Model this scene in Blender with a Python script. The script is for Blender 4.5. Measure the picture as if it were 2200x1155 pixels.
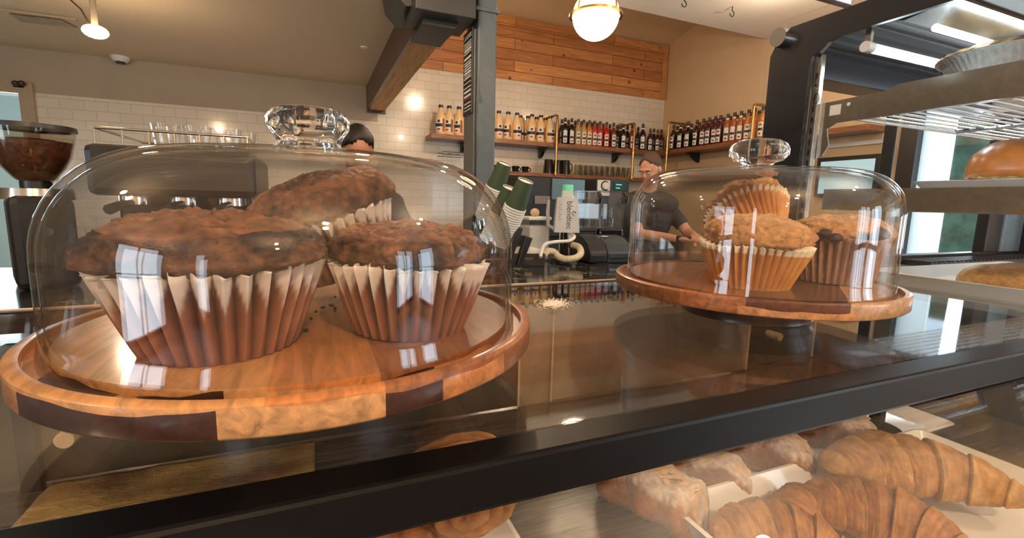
import bpy, math, random
from mathutils import Vector, Matrix, noise
PI = math.pi
scene = bpy.context.scene
for o in list(bpy.data.objects): bpy.data.objects.remove(o, do_unlink=True)
COL = scene.collection

# ------------------------------------------------------------------ camera
CH = 1.30                                    # camera height above the floor (m)
FP = 1001.0                                  # focal length in pixels of the 2200 wide frame
def _rx(a): c, s = math.cos(a), math.sin(a); return Matrix(((1,0,0),(0,c,-s),(0,s,c)))
def _rz(a): c, s = math.cos(a), math.sin(a); return Matrix(((c,-s,0),(s,c,0),(0,0,1)))
RC = _rz(-.40043) @ _rx(PI/2-.1441) @ _rz(.02393)
cam_data = bpy.data.cameras.new('camera'); cam = bpy.data.objects.new('camera', cam_data); COL.objects.link(cam)
cam.matrix_world = Matrix.Translation((0, 0, CH)) @ RC.to_4x4()
cam_data.sensor_fit = 'HORIZONTAL'; cam_data.sensor_width = 36; cam_data.lens = FP/2200*36
cam_data.clip_start = .01; cam_data.clip_end = 100
scene.camera = cam
def ray(u, v): return RC @ Vector((u-1100, -(v-577.5), -FP))
def aty(u, v, y): d = ray(u, v); d = d*(y/d.y); return Vector((d.x, d.y, d.z+CH))
def atx(u, v, x): d = ray(u, v); d = d*(x/d.x); return Vector((d.x, d.y, d.z+CH))
def atz(u, v, z): d = ray(u, v); d = d*((z-CH)/d.z); return Vector((d.x, d.y, d.z+CH))

# ------------------------------------------------------------------ view, world, lights
vs = scene.view_settings
scene.display_settings.display_device = 'sRGB'
vs.view_transform = 'Standard'; vs.look = 'None'; vs.gamma = 1; vs.use_curve_mapping = False
vs.exposure = 0.45
world = bpy.data.worlds.new('world'); scene.world = world; world.use_nodes = True
wn = world.node_tree; wn.nodes.clear()
wo = wn.nodes.new('ShaderNodeOutputWorld'); wb = wn.nodes.new('ShaderNodeBackground')
wb.inputs[0].default_value = (.62, .80, .95, 1); wb.inputs[1].default_value = 1.6
wn.links.new(wb.outputs[0], wo.inputs[0])
cy = scene.cycles
cy.max_bounces = 12; cy.transparent_max_bounces = 40; cy.transmission_bounces = 10; cy.glossy_bounces = 6; cy.diffuse_bounces = 4
cy.sample_clamp_indirect = 6; cy.caustics_refractive = False; cy.caustics_reflective = False

def lamp(kind, name, loc, energy, color, size=.1, size_y=None, direction=None, spot=None):
    d = bpy.data.lights.new(name, kind); d.energy = energy; d.color = color
    if kind == 'AREA':
        d.size = size
        if size_y: d.shape = 'RECTANGLE'; d.size_y = size_y
    else: d.shadow_soft_size = size
    if kind == 'SPOT': d.spot_size = spot; d.spot_blend = .6
    o = bpy.data.objects.new(name, d); COL.objects.link(o); o.location = loc
    if direction: o.rotation_euler = Vector(direction).to_track_quat('-Z', 'Y').to_euler()
    return o
WARM = (1, .74, .50); DAY = (.80, .91, 1)
# daylight through the street windows behind and beside the camera and the glazed opening on the right
lamp('AREA', 'window_daylight', (-4.32, -1.15, 1.15), 44, DAY, 1.5, 2.0, (1, .0, 0))
lamp('AREA', 'window_daylight', (-3.75, -3.42, 1.15), 13, DAY, .5, 2.0, (0, 1, 0))
lamp('AREA', 'window_daylight', (3.50, -3.42, 1.15), 26, DAY, 1.0, 2.0, (0, 1, 0))
lamp('AREA', 'window_daylight', (4.22, -2.55, 1.15), 24, DAY, .8, 2.0, (-1, 0, 0))
lamp('AREA', 'window_daylight', (4.75, 1.45, 1.5), 40, DAY, 1.2, 1.9, (-1, 0, -.05))
lamp('AREA', 'window_daylight', (-2.6, 6.6, 1.9), 60, (.75, .95, 1), 1.2, 1.6, (0, -1, -.1))
# unseen warm fills added below the ceilings, plus one lamp inferred behind the case
for p in ((-1.3, .6, 2.22), (.15, -.9, 2.22), (1.75, -.6, 2.6), (3.4, .2, 2.6), (3.22, 2.62, 2.62), (1.3, 3.2, 2.6), (.25, 1.65, 2.24), (-.7, -2.2, 2.22)):
    lamp('POINT', 'unseen_warm_light', p, {-1.3: 7, .25: 12, 3.22: 8, .15: 34, 1.3: 27}.get(p[0], 30), WARM, .035)

# ------------------------------------------------------------------ materials
def new_mat(name):
    m = bpy.data.materials.new(name); m.use_nodes = True; nt = m.node_tree
    return m, nt, nt.nodes['Principled BSDF']
def lk(nt, a, b): nt.links.new(a, b)
def coords(nt, scale=(1, 1, 1), kind='Object'):
    tc = nt.nodes.new('ShaderNodeTexCoord'); mp = nt.nodes.new('ShaderNodeMapping'); mp.inputs['Scale'].default_value = scale
    lk(nt, tc.outputs[kind], mp.inputs[0]); return mp.outputs[0]
def ramp(nt, src, stops):
    r = nt.nodes.new('ShaderNodeValToRGB'); e = r.color_ramp.elements
    e[0].position, e[0].color = stops[0][0], (*stops[0][1], 1); e[1].position, e[1].color = stops[-1][0], (*stops[-1][1], 1)
    for p, c in stops[1:-1]: q = e.new(p); q.color = (*c, 1)
    lk(nt, src, r.inputs[0]); return r.outputs[0]
def noise_tex(nt, vec, scale, detail=4, rough=.55, dist=0):
    n = nt.nodes.new('ShaderNodeTexNoise'); n.inputs['Scale'].default_value = scale; n.inputs['Detail'].default_value = detail
    n.inputs['Roughness'].default_value = rough; n.inputs['Distortion'].default_value = dist; lk(nt, vec, n.inputs['Vector']); return n.outputs[0]
def bump(nt, bs, h, strength=.3, dist=.002):
    b = nt.nodes.new('ShaderNodeBump'); b.inputs['Strength'].default_value = strength; b.inputs['Distance'].default_value = dist
    lk(nt, h, b.inputs['Height']); lk(nt, b.outputs[0], bs.inputs['Normal'])
def mixc(nt, fac, a, b, mode='MIX'):
    m = nt.nodes.new('ShaderNodeMix'); m.data_type = 'RGBA'; m.blend_type = mode
    if isinstance(fac, float): m.inputs[0].default_value = fac
    else: lk(nt, fac, m.inputs[0])
    for i, v in ((6, a), (7, b)):
        if isinstance(v, tuple): m.inputs[i].default_value = (*v, 1)
        else: lk(nt, v, m.inputs[i])
    return m.outputs[2]
def plain(name, c, rough=.5, metal=0, var=.12, scale=30, bmp=0, coat=0, emis=None, spec=.5, trans=0, alpha=1):
    m, nt, b = new_mat(name)
    b.inputs['Roughness'].default_value = rough; b.inputs['Metallic'].default_value = metal
    b.inputs['Specular IOR Level'].default_value = spec; b.inputs['Coat Weight'].default_value = coat; b.inputs['Coat Roughness'].default_value = .08
    b.inputs['Transmission Weight'].default_value = trans; b.inputs['Alpha'].default_value = alpha
    v = coords(nt); n = noise_tex(nt, v, scale)
    lo = tuple(x*(1-var) for x in c); hi = tuple(min(1, x*(1+var)) for x in c)
    lk(nt, ramp(nt, n, [(.3, lo), (.7, hi)]), b.inputs['Base Color'])
    if bmp: bump(nt, b, noise_tex(nt, v, scale*3), bmp)
    if emis: b.inputs['Emission Color'].default_value = (*emis[0], 1); b.inputs['Emission Strength'].default_value = emis[1]
    return m
def glass_pane(name, tint=(1, 1, 1), rough=0.0, ior=1.5):
    """clear pane or thin blown wall: sees straight through, mirrors by Fresnel on both faces"""
    m = bpy.data.materials.new(name); m.use_nodes = True; nt = m.node_tree; nt.nodes.clear()
    out = nt.nodes.new('ShaderNodeOutputMaterial'); tr = nt.nodes.new('ShaderNodeBsdfTransparent'); gl = nt.nodes.new('ShaderNodeBsdfGlossy')
    mx = nt.nodes.new('ShaderNodeMixShader'); fr = nt.nodes.new('ShaderNodeFresnel'); ge = nt.nodes.new('ShaderNodeNewGeometry')
    mr = nt.nodes.new('ShaderNodeMapRange'); mr.inputs['To Min'].default_value = ior; mr.inputs['To Max'].default_value = 1/ior
    lk(nt, ge.outputs['Backfacing'], mr.inputs['Value']); lk(nt, mr.outputs[0], fr.inputs['IOR'])
    tr.inputs[0].default_value = (*tint, 1); gl.inputs['Roughness'].default_value = rough
    lk(nt, fr.outputs[0], mx.inputs[0]); lk(nt, tr.outputs[0], mx.inputs[1]); lk(nt, gl.outputs[0], mx.inputs[2]); lk(nt, mx.outputs[0], out.inputs[0])
    return m
def glass_solid(name, tint=(1, 1, 1), rough=0):
    m, nt, b = new_mat(name)
    b.inputs['Base Color'].default_value = (*tint, 1); b.inputs['Roughness'].default_value = rough
    b.inputs['Transmission Weight'].default_value = 1; b.inputs['IOR'].default_value = 1.48
    return m
def vcol(name, rough=.6, bmp=.4, scale=120, coat=0, sss=0, dist=.002, mott=.25):
    """colour comes from the mesh's own 'tone' attribute, mottled by noise"""
    m, nt, b = new_mat(name)
    at = nt.nodes.new('ShaderNodeAttribute'); at.attribute_name = 'tone'
    v = coords(nt); n = noise_tex(nt, v, scale*.6, 6, .65)
    f = ramp(nt, n, [(.3, (1-mott,)*3), (.7, (1+mott*.6,)*3)])
    lk(nt, mixc(nt, 1.0, at.outputs['Color'], f, 'MULTIPLY'), b.inputs['Base Color'])
    b.inputs['Roughness'].default_value = rough; b.inputs['Coat Weight'].default_value = coat; b.inputs['Coat Roughness'].default_value = .25
    if sss: b.inputs['Subsurface Weight'].default_value = sss; b.inputs['Subsurface Radius'].default_value = (.006, .003, .0015)
    bump(nt, b, noise_tex(nt, v, scale, 8, .7), bmp, dist)
    return m
def wood(name, tones, grain=(1, 14, 14), scale=6, rough=.4, coat=0, bmp=.08, detail=8):
    m, nt, b = new_mat(name); v = coords(nt, grain); n = noise_tex(nt, v, scale, detail, .6, 1.2)
    lk(nt, ramp(nt, n, [(.28+i*.44/(len(tones)-1), t) for i, t in enumerate(tones)]), b.inputs['Base Color'])
    b.inputs['Roughness'].default_value = rough; b.inputs['Coat Weight'].default_value = coat; b.inputs['Coat Roughness'].default_value = .12
    bump(nt, b, n, bmp); return m
def block_wood(name, tones, ang, width, length, rough=.33):
    """edge-glued acacia blocks, each with its own tone"""
    m, nt, b = new_mat(name)
    tc = nt.nodes.new('ShaderNodeTexCoord'); mp = nt.nodes.new('ShaderNodeMapping'); mp.inputs['Rotation'].default_value = (0, 0, ang)
    lk(nt, tc.outputs['Object'], mp.inputs[0]); sx = nt.nodes.new('ShaderNodeSeparateXYZ'); lk(nt, mp.outputs[0], sx.inputs[0])
    def mth(op, a, bb):
        k = nt.nodes.new('ShaderNodeMath'); k.operation = op
        for i, q in enumerate((a, bb)):
            if q is None: continue
            if isinstance(q, (int, float)): k.inputs[i].default_value = q
            else: lk(nt, q, k.inputs[i])
        return k.outputs[0]
    row = mth('FLOOR', mth('DIVIDE', mth('ADD', sx.outputs[0], 5.0), width), None)
    colm = mth('FLOOR', mth('DIVIDE', mth('ADD', mth('ADD', sx.outputs[1], 5.0), mth('MULTIPLY', row, length*.37)), length), None)
    cb = nt.nodes.new('ShaderNodeCombineXYZ'); lk(nt, row, cb.inputs[0]); lk(nt, colm, cb.inputs[1])
    wn_ = nt.nodes.new('ShaderNodeTexWhiteNoise'); wn_.noise_dimensions = '3D'; lk(nt, cb.outputs[0], wn_.inputs['Vector'])
    base = ramp(nt, wn_.outputs[0], [(i/(len(tones)-1), t) for i, t in enumerate(tones)])
    mp2 = nt.nodes.new('ShaderNodeMapping'); mp2.inputs['Scale'].default_value = (7, 1, 4); lk(nt, mp.outputs[0], mp2.inputs[0])
    n = noise_tex(nt, mp2.outputs[0], 22, 7, .6, 1.5)
    lk(nt, mixc(nt, 1.0, base, ramp(nt, n, [(.25, (.45,)*3), (.5, (.95,)*3), (.75, (1.35, 1.3, 1.2))]), 'MULTIPLY'), b.inputs['Base Color'])
    b.inputs['Roughness'].default_value = rough; b.inputs['Coat Weight'].default_value = .35; b.inputs['Coat Roughness'].default_value = .12
    bump(nt, b, n, .05); return m

M = {}
M['beige'] = plain('beige_paint', (.66, .49, .30), .7, var=.04, scale=4, bmp=.05)
M['plaster'] = plain('left_wall_paint', (.42, .35, .27), .75, var=.04, scale=4, bmp=.05)
M['ceil_left'] = plain('left_ceiling_paint', (.80, .64, .46), .85, var=.04, scale=60, bmp=.15)
M['ceil_white'] = plain('white_ceiling_paint', (.80, .76, .70), .85, var=.03, scale=60, bmp=.15)
M['floor'] = wood('weathered_grey_floor_boards', [(.16, .165, .17), (.34, .35, .36), (.50, .51, .52)], (9, 1.1, 1), 2.4, .45, 0, .2)
M['column'] = plain('blue_grey_paint', (.070, .095, .112), .38, var=.10, scale=25, bmp=.25)
M['darksteel'] = plain('dark_grey_paint', (.025, .027, .03), .4, var=.1)
M['black'] = plain('black_plastic', (.012, .012, .013), .35, var=.1)
M['blackgloss'] = plain('black_gloss', (.01, .01, .012), .1, var=.1)
M['navy'] = plain('navy_black_enamel', (.007, .008, .015), .25, var=.05)
M['rail'] = plain('black_powder_coat', (.003, .003, .004), .34, var=.05, scale=300, bmp=.02, spec=.22)
M['white'] = plain('white_ceramic', (.80, .79, .76), .18, var=.02, coat=.5)
M['whiteplastic'] = plain('white_plastic', (.78, .78, .76), .4, var=.03)
M['paper'] = plain('paper', (.85, .83, .79), .8, var=.04)
M['steel'] = plain('brushed_steel', (.60, .57, .52), .17, metal=1, var=.08, scale=80)
M['chrome'] = plain('chrome', (.75, .75, .76), .12, metal=1, var=.05)
M['brass'] = plain('brass_pipe', (.55, .34, .13), .32, metal=1, var=.2)
M['foil'] = plain('aluminium_foil', (.80, .80, .80), .28, metal=1, var=.12, scale=120, bmp=.6)
M['green'] = plain('dark_green_card', (.036, .062, .026), .6, var=.08)
M['trimwood'] = plain('tan_painted_trim', (.42, .33, .22), .5, var=.06)
M['shelfwood'] = wood('walnut_stained_shelf', [(.10, .035, .015), (.26, .10, .04), (.38, .17, .07)], (1.2, 10, 14), 5, .4, .1)
M['beamwood'] = wood('rough_sawn_beam', [(.42, .19, .07), (.66, .34, .13), (.76, .44, .20)], (14, 1.2, 14), 3, .6)
M['beamwood_low'] = M['beamwood']
M['glass'] = glass_pane('clear_glass'); M['glass_top'] = glass_pane('handled_glass_top', (1, 1, 1), .035, 1.8); M['glass_dark'] = glass_pane('smoky_glass', (.55, .55, .55))
M['dome'] = glass_pane('blown_glass', (.975, .98, .98), 0.01)
M['knob'] = glass_solid('solid_glass')
M['jar'] = glass_pane('clear_plastic', (.95, .96, .97), .03)
M['hopper'] = glass_pane('smoke_tinted_plastic', (.90, .86, .80), .03)
M['globe'] = plain('glowing_opal_glass', (.9, .85, .7), .4, var=.01, emis=((1, .72, .38), 2.6))
M['bulb'] = plain('glowing_bulb', (1, .9, .7), .4, var=.01, emis=((1, .70, .34), 18))
M['tube'] = plain('glowing_led_tube', (.9, .95, 1), .4, var=.01, emis=((.75, .93, 1), 8))
M['screen'] = plain('lit_screen', (.3, .35, .4), .3, var=.05, emis=((.45, .75, .78), .5))
M['screen2'] = plain('lit_menu_screen', (.3, .3, .5), .3, var=.05, emis=((.45, .42, .9), 1.2))
M['lcd'] = plain('lit_display', (.02, .05, .05), .3, var=.05, emis=((.1, .9, .7), .015))
M['choc'] = vcol('chocolate_crumb', .58, 1, 200, coat=.10, dist=.0045, mott=.6)
M['cake'] = vcol('golden_crumb', .55, .9, 200, coat=.15, dist=.003, mott=.4)
M['liner'] = vcol('greaseproof_paper', .42, .15, 90, coat=.15, sss=.0, mott=.15)
M['pastry'] = vcol('flaky_pastry', .52, .8, 150, coat=.10, dist=.0025, mott=.38)
M['bread'] = vcol('glossy_bun_crust', .32, .25, 70, coat=.5, mott=.2)
def strip_wood(name, ang, top, low, zsplit):
    """glued board of wide strips, upper and lower lamella each with its own run of tones: (position, tone)"""
    m, nt, b = new_mat(name); tc = nt.nodes.new('ShaderNodeTexCoord'); mp = nt.nodes.new('ShaderNodeMapping'); mp.inputs['Rotation'].default_value = (0, 0, ang)
    lk(nt, tc.outputs['Object'], mp.inputs[0]); sx = nt.nodes.new('ShaderNodeSeparateXYZ'); lk(nt, mp.outputs[0], sx.inputs[0])
    r0 = nt.nodes.new('ShaderNodeMapRange'); r0.inputs['From Min'].default_value = -.16; r0.inputs['From Max'].default_value = .16; lk(nt, sx.outputs[0], r0.inputs['Value'])
    def cr(stops):
        r = nt.nodes.new('ShaderNodeValToRGB'); r.color_ramp.interpolation = 'CONSTANT'; e = r.color_ramp.elements; e.remove(e[1])
        e[0].position = 0; e[0].color = (*stops[0][1], 1)
        for p, c in stops[1:]: q = e.new((p+.16)/.32); q.color = (*c, 1)
        lk(nt, r0.outputs[0], r.inputs[0]); return r.outputs[0]
    nz = noise_tex(nt, mp.outputs[0], 16, 2)
    g = nt.nodes.new('ShaderNodeMath'); g.operation = 'MULTIPLY_ADD'; lk(nt, nz, g.inputs[0]); g.inputs[1].default_value = .012; lk(nt, sx.outputs[2], g.inputs[2])
    l = nt.nodes.new('ShaderNodeMath'); l.operation = 'LESS_THAN'; lk(nt, g.outputs[0], l.inputs[0]); l.inputs[1].default_value = zsplit+.006
    base = mixc(nt, l.outputs[0], cr(top), cr(low))
    mp2 = nt.nodes.new('ShaderNodeMapping'); mp2.inputs['Scale'].default_value = (9, 1.2, 9); lk(nt, mp.outputs[0], mp2.inputs[0]); n = noise_tex(nt, mp2.outputs[0], 16, 8, .62, .8)
    lk(nt, mixc(nt, 1.0, base, ramp(nt, n, [(.28, (.50,)*3), (.5, (.95,)*3), (.72, (1.4, 1.36, 1.28))]), 'MULTIPLY'), b.inputs['Base Color'])
    b.inputs['Roughness'].default_value = .32; b.inputs['Coat Weight'].default_value = .35; b.inputs['Coat Roughness'].default_value = .12; bump(nt, b, n, .06); return m
WD, WM, WL, WR_ = (.055, .022, .015), (.23, .085, .035), (.54, .27, .105), (.28, .11, .045)
M['board_left'] = strip_wood('acacia_strips_left', 0, [(-.16, WL), (-.02, (.48, .19, .065)), (.028, WR_), (.057, WM), (.09, WR_)], [(-.16, (.44, .18, .07)), (-.122, WD), (-.038, (.52, .28, .125)), (.028, WD), (.057, (.46, .19, .07)), (.10, WM)], -.0035)
M['board_right'] = strip_wood('acacia_strips_right', .927, [(-.16, WR_), (-.05, (.34, .13, .05)), (.010, (.11, .042, .026)), (.092, (.48, .28, .15))], [(-.16, WM), (-.095, (.34, .13, .045)), (-.05, (.40, .16, .06)), (.003, (.54, .26, .11)), (.098, (.46, .27, .14))], -.0085)
M['darkwood'] = wood('dark_walnut', [(.03, .012, .008), (.08, .035, .022)], (6, 6, 2), 5, .35, .2)
M['doorwood'] = wood('dark_door_veneer', [(.035, .03, .022), (.075, .062, .042), (.10, .085, .06)], (2, 10, 2), 4, .3, .3)
M['dowel'] = wood('pale_turned_wood', [(.55, .38, .2), (.72, .55, .33)], (5, 5, 5), 8, .5)
M['doorlight'] = wood('taupe_door_veneer', [(.24, .18, .12), (.36, .27, .18), (.44, .33, .22)], (2, 10, 2), 4, .4, .1)
M['deck'] = wood('grey_wood_laminate', [(.028, .024, .021), (.075, .064, .055), (.14, .12, .105)], (2, 26, 2), 5, .16, .7, .15)
M['skin'] = plain('skin', (.55, .27, .17), .5, var=.08, scale=20)
M['hairblack'] = plain('black_hair', (.010, .007, .006), .35, var=.3, scale=200, bmp=.6)
M['hairbrown'] = plain('short_brown_hair', (.085, .045, .025), .6, var=.35, scale=300, bmp=.8)
M['shirt'] = plain('dark_grey_cloth', (.03, .032, .034), .85, var=.2, scale=60, bmp=.2)
M['beans'] = plain('coffee_beans', (.13, .052, .026), .35, var=.5, scale=90, bmp=.9)
M['flour'] = plain('white_flour', (.88, .84, .78), .95, var=.04, scale=200, bmp=.3)
M['hose'] = plain('cream_corrugated_hose', (.62, .54, .38), .5, var=.06)
M['cream'] = plain('cream_sauce_bottle', (.80, .55, .27), .35, var=.05)
M['labelwhite'] = plain('printed_paper_label', (.78, .74, .68), .6, var=.05)
M['labelblack'] = plain('black_label_band', (.015, .014, .016), .5, var=.1)
M['labelred'] = plain('red_label_print', (.45, .05, .03), .5, var=.1)
M['labelbrown'] = plain('brown_label_print', (.30, .10, .03), .5, var=.1)
M['crust'] = plain('golden_shortcrust', (.55, .34, .16), .7, var=.3, scale=60, bmp=.5)
M['hedge'] = plain('patio_planting', (.06, .13, .09), .9, var=.6, scale=4)
M['teal'] = plain('teal_plastic', (.02, .38, .50), .4, var=.1)
M['door_pale'] = plain('pale_painted_door', (.72, .80, .80), .5, var=.02)
def frosted():
    m, nt, b = new_mat('frosted_leaf'); o = [n for n in nt.nodes if n.type == 'OUTPUT_MATERIAL'][0]; t = nt.nodes.new('ShaderNodeBsdfTranslucent'); t.inputs[0].default_value = (.85, .93, .95, 1)
    b.inputs['Base Color'].default_value = (.75, .80, .80, 1); b.inputs['Roughness'].default_value = .4; mx = nt.nodes.new('ShaderNodeMixShader'); mx.inputs[0].default_value = .6
    lk(nt, b.outputs[0], mx.inputs[1]); lk(nt, t.outputs[0], mx.inputs[2]); lk(nt, mx.outputs[0], o.inputs[0]); return m
M['frosted'] = frosted()

def wall_tile():
    m, nt, b = new_mat('white_subway_tile')
    tc = nt.nodes.new('ShaderNodeTexCoord'); s = nt.nodes.new('ShaderNodeSeparateXYZ'); c = nt.nodes.new('ShaderNodeCombineXYZ')
    lk(nt, tc.outputs['Object'], s.inputs[0]); lk(nt, s.outputs[0], c.inputs[0]); lk(nt, s.outputs[2], c.inputs[1])
    br = nt.nodes.new('ShaderNodeTexBrick'); br.offset = .5; lk(nt, c.outputs[0], br.inputs['Vector'])
    for k, v in (('Scale', 1), ('Mortar Size', .0028), ('Mortar Smooth', .2), ('Bias', 0), ('Brick Width', .152), ('Row Height', .0775)): br.inputs[k].default_value = v
    br.inputs['Color1'].default_value = (.74, .67, .57, 1); br.inputs['Color2'].default_value = (.69, .62, .52, 1); br.inputs['Mortar'].default_value = (.58, .52, .44, 1)
    lk(nt, br.outputs[0], b.inputs['Base Color']); b.inputs['Roughness'].default_value = .16; b.inputs['Coat Weight'].default_value = .3
    bu = nt.nodes.new('ShaderNodeBump'); bu.invert = True; bu.inputs['Strength'].default_value = .6; bu.inputs['Distance'].default_value = .003
    lk(nt, br.outputs[1], bu.inputs['Height']); lk(nt, bu.outputs[0], b.inputs['Normal']); return m
M['tile'] = wall_tile()
def cedar():
    m, nt, b = new_mat('cedar_boards')
    tc = nt.nodes.new('ShaderNodeTexCoord'); s = nt.nodes.new('ShaderNodeSeparateXYZ'); c = nt.nodes.new('ShaderNodeCombineXYZ')
    lk(nt, tc.outputs['Object'], s.inputs[0]); lk(nt, s.outputs[0], c.inputs[0]); lk(nt, s.outputs[2], c.inputs[1])
    br = nt.nodes.new('ShaderNodeTexBrick'); br.offset = .37; lk(nt, c.outputs[0], br.inputs['Vector'])
    for k, v in (('Scale', 1), ('Mortar Size', .003), ('Mortar Smooth', .1), ('Bias', .1), ('Brick Width', 1.25), ('Row Height', .112)): br.inputs[k].default_value = v
    br.inputs['Color1'].default_value = (.66, .31, .10, 1); br.inputs['Color2'].default_value = (.42, .16, .05, 1); br.inputs['Mortar'].default_value = (.10, .03, .01, 1)
    mp = nt.nodes.new('ShaderNodeMapping'); mp.inputs['Scale'].default_value = (1.2, 1, 14); lk(nt, tc.outputs['Object'], mp.inputs[0])
    n = noise_tex(nt, mp.outputs[0], 2.2, 7, .6, 1.6)
    kn = nt.nodes.new('ShaderNodeTexVoronoi'); kn.inputs['Scale'].default_value = 4.5; lk(nt, tc.outputs['Object'], kn.inputs['Vector'])
    col = mixc(nt, 1.0, br.outputs[0], ramp(nt, n, [(.25, (.62, .55, .5)), (.55, (1, 1, 1)), (.8, (1.3, 1.35, 1.4))]), 'MULTIPLY')
    col = mixc(nt, 1.0, col, ramp(nt, kn.outputs[0], [(.05, (.25, .15, .1)), (.10, (1, 1, 1))]), 'MULTIPLY')
    lk(nt, col, b.inputs['Base Color']); b.inputs['Roughness'].default_value = .55; return m
M['cedar'] = cedar()
def marble():
    m, nt, b = new_mat('black_veined_stone'); v = coords(nt)
    n = noise_tex(nt, v, 1.6, 8, .6, 2.4)
    lk(nt, ramp(nt, n, [(0, (.010, .010, .011)), (.485, (.014, .014, .015)), (.5, (.35, .29, .2)), (.512, (.016, .016, .017)), (1, (.03, .03, .03))]), b.inputs['Base Color'])
    b.inputs['Roughness'].default_value = .12; return m
M['marble'] = marble()
def foil_liner():
    m, nt, b = new_mat('crinkled_gold_foil_paper'); v = coords(nt, (1, 1.6, 1))
    n = noise_tex(nt, v, 60, 4, .6, 1.5)
    lk(nt, ramp(nt, noise_tex(nt, v, 9, 3), [(.35, (.25, .14, .07)), (.65, (.78, .58, .24))]), b.inputs['Base Color'])
    b.inputs['Metallic'].default_value = .45; b.inputs['Roughness'].default_value = .28; bump(nt, b, n, .8, .004); return m
M['foilpaper'] = foil_liner()

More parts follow.
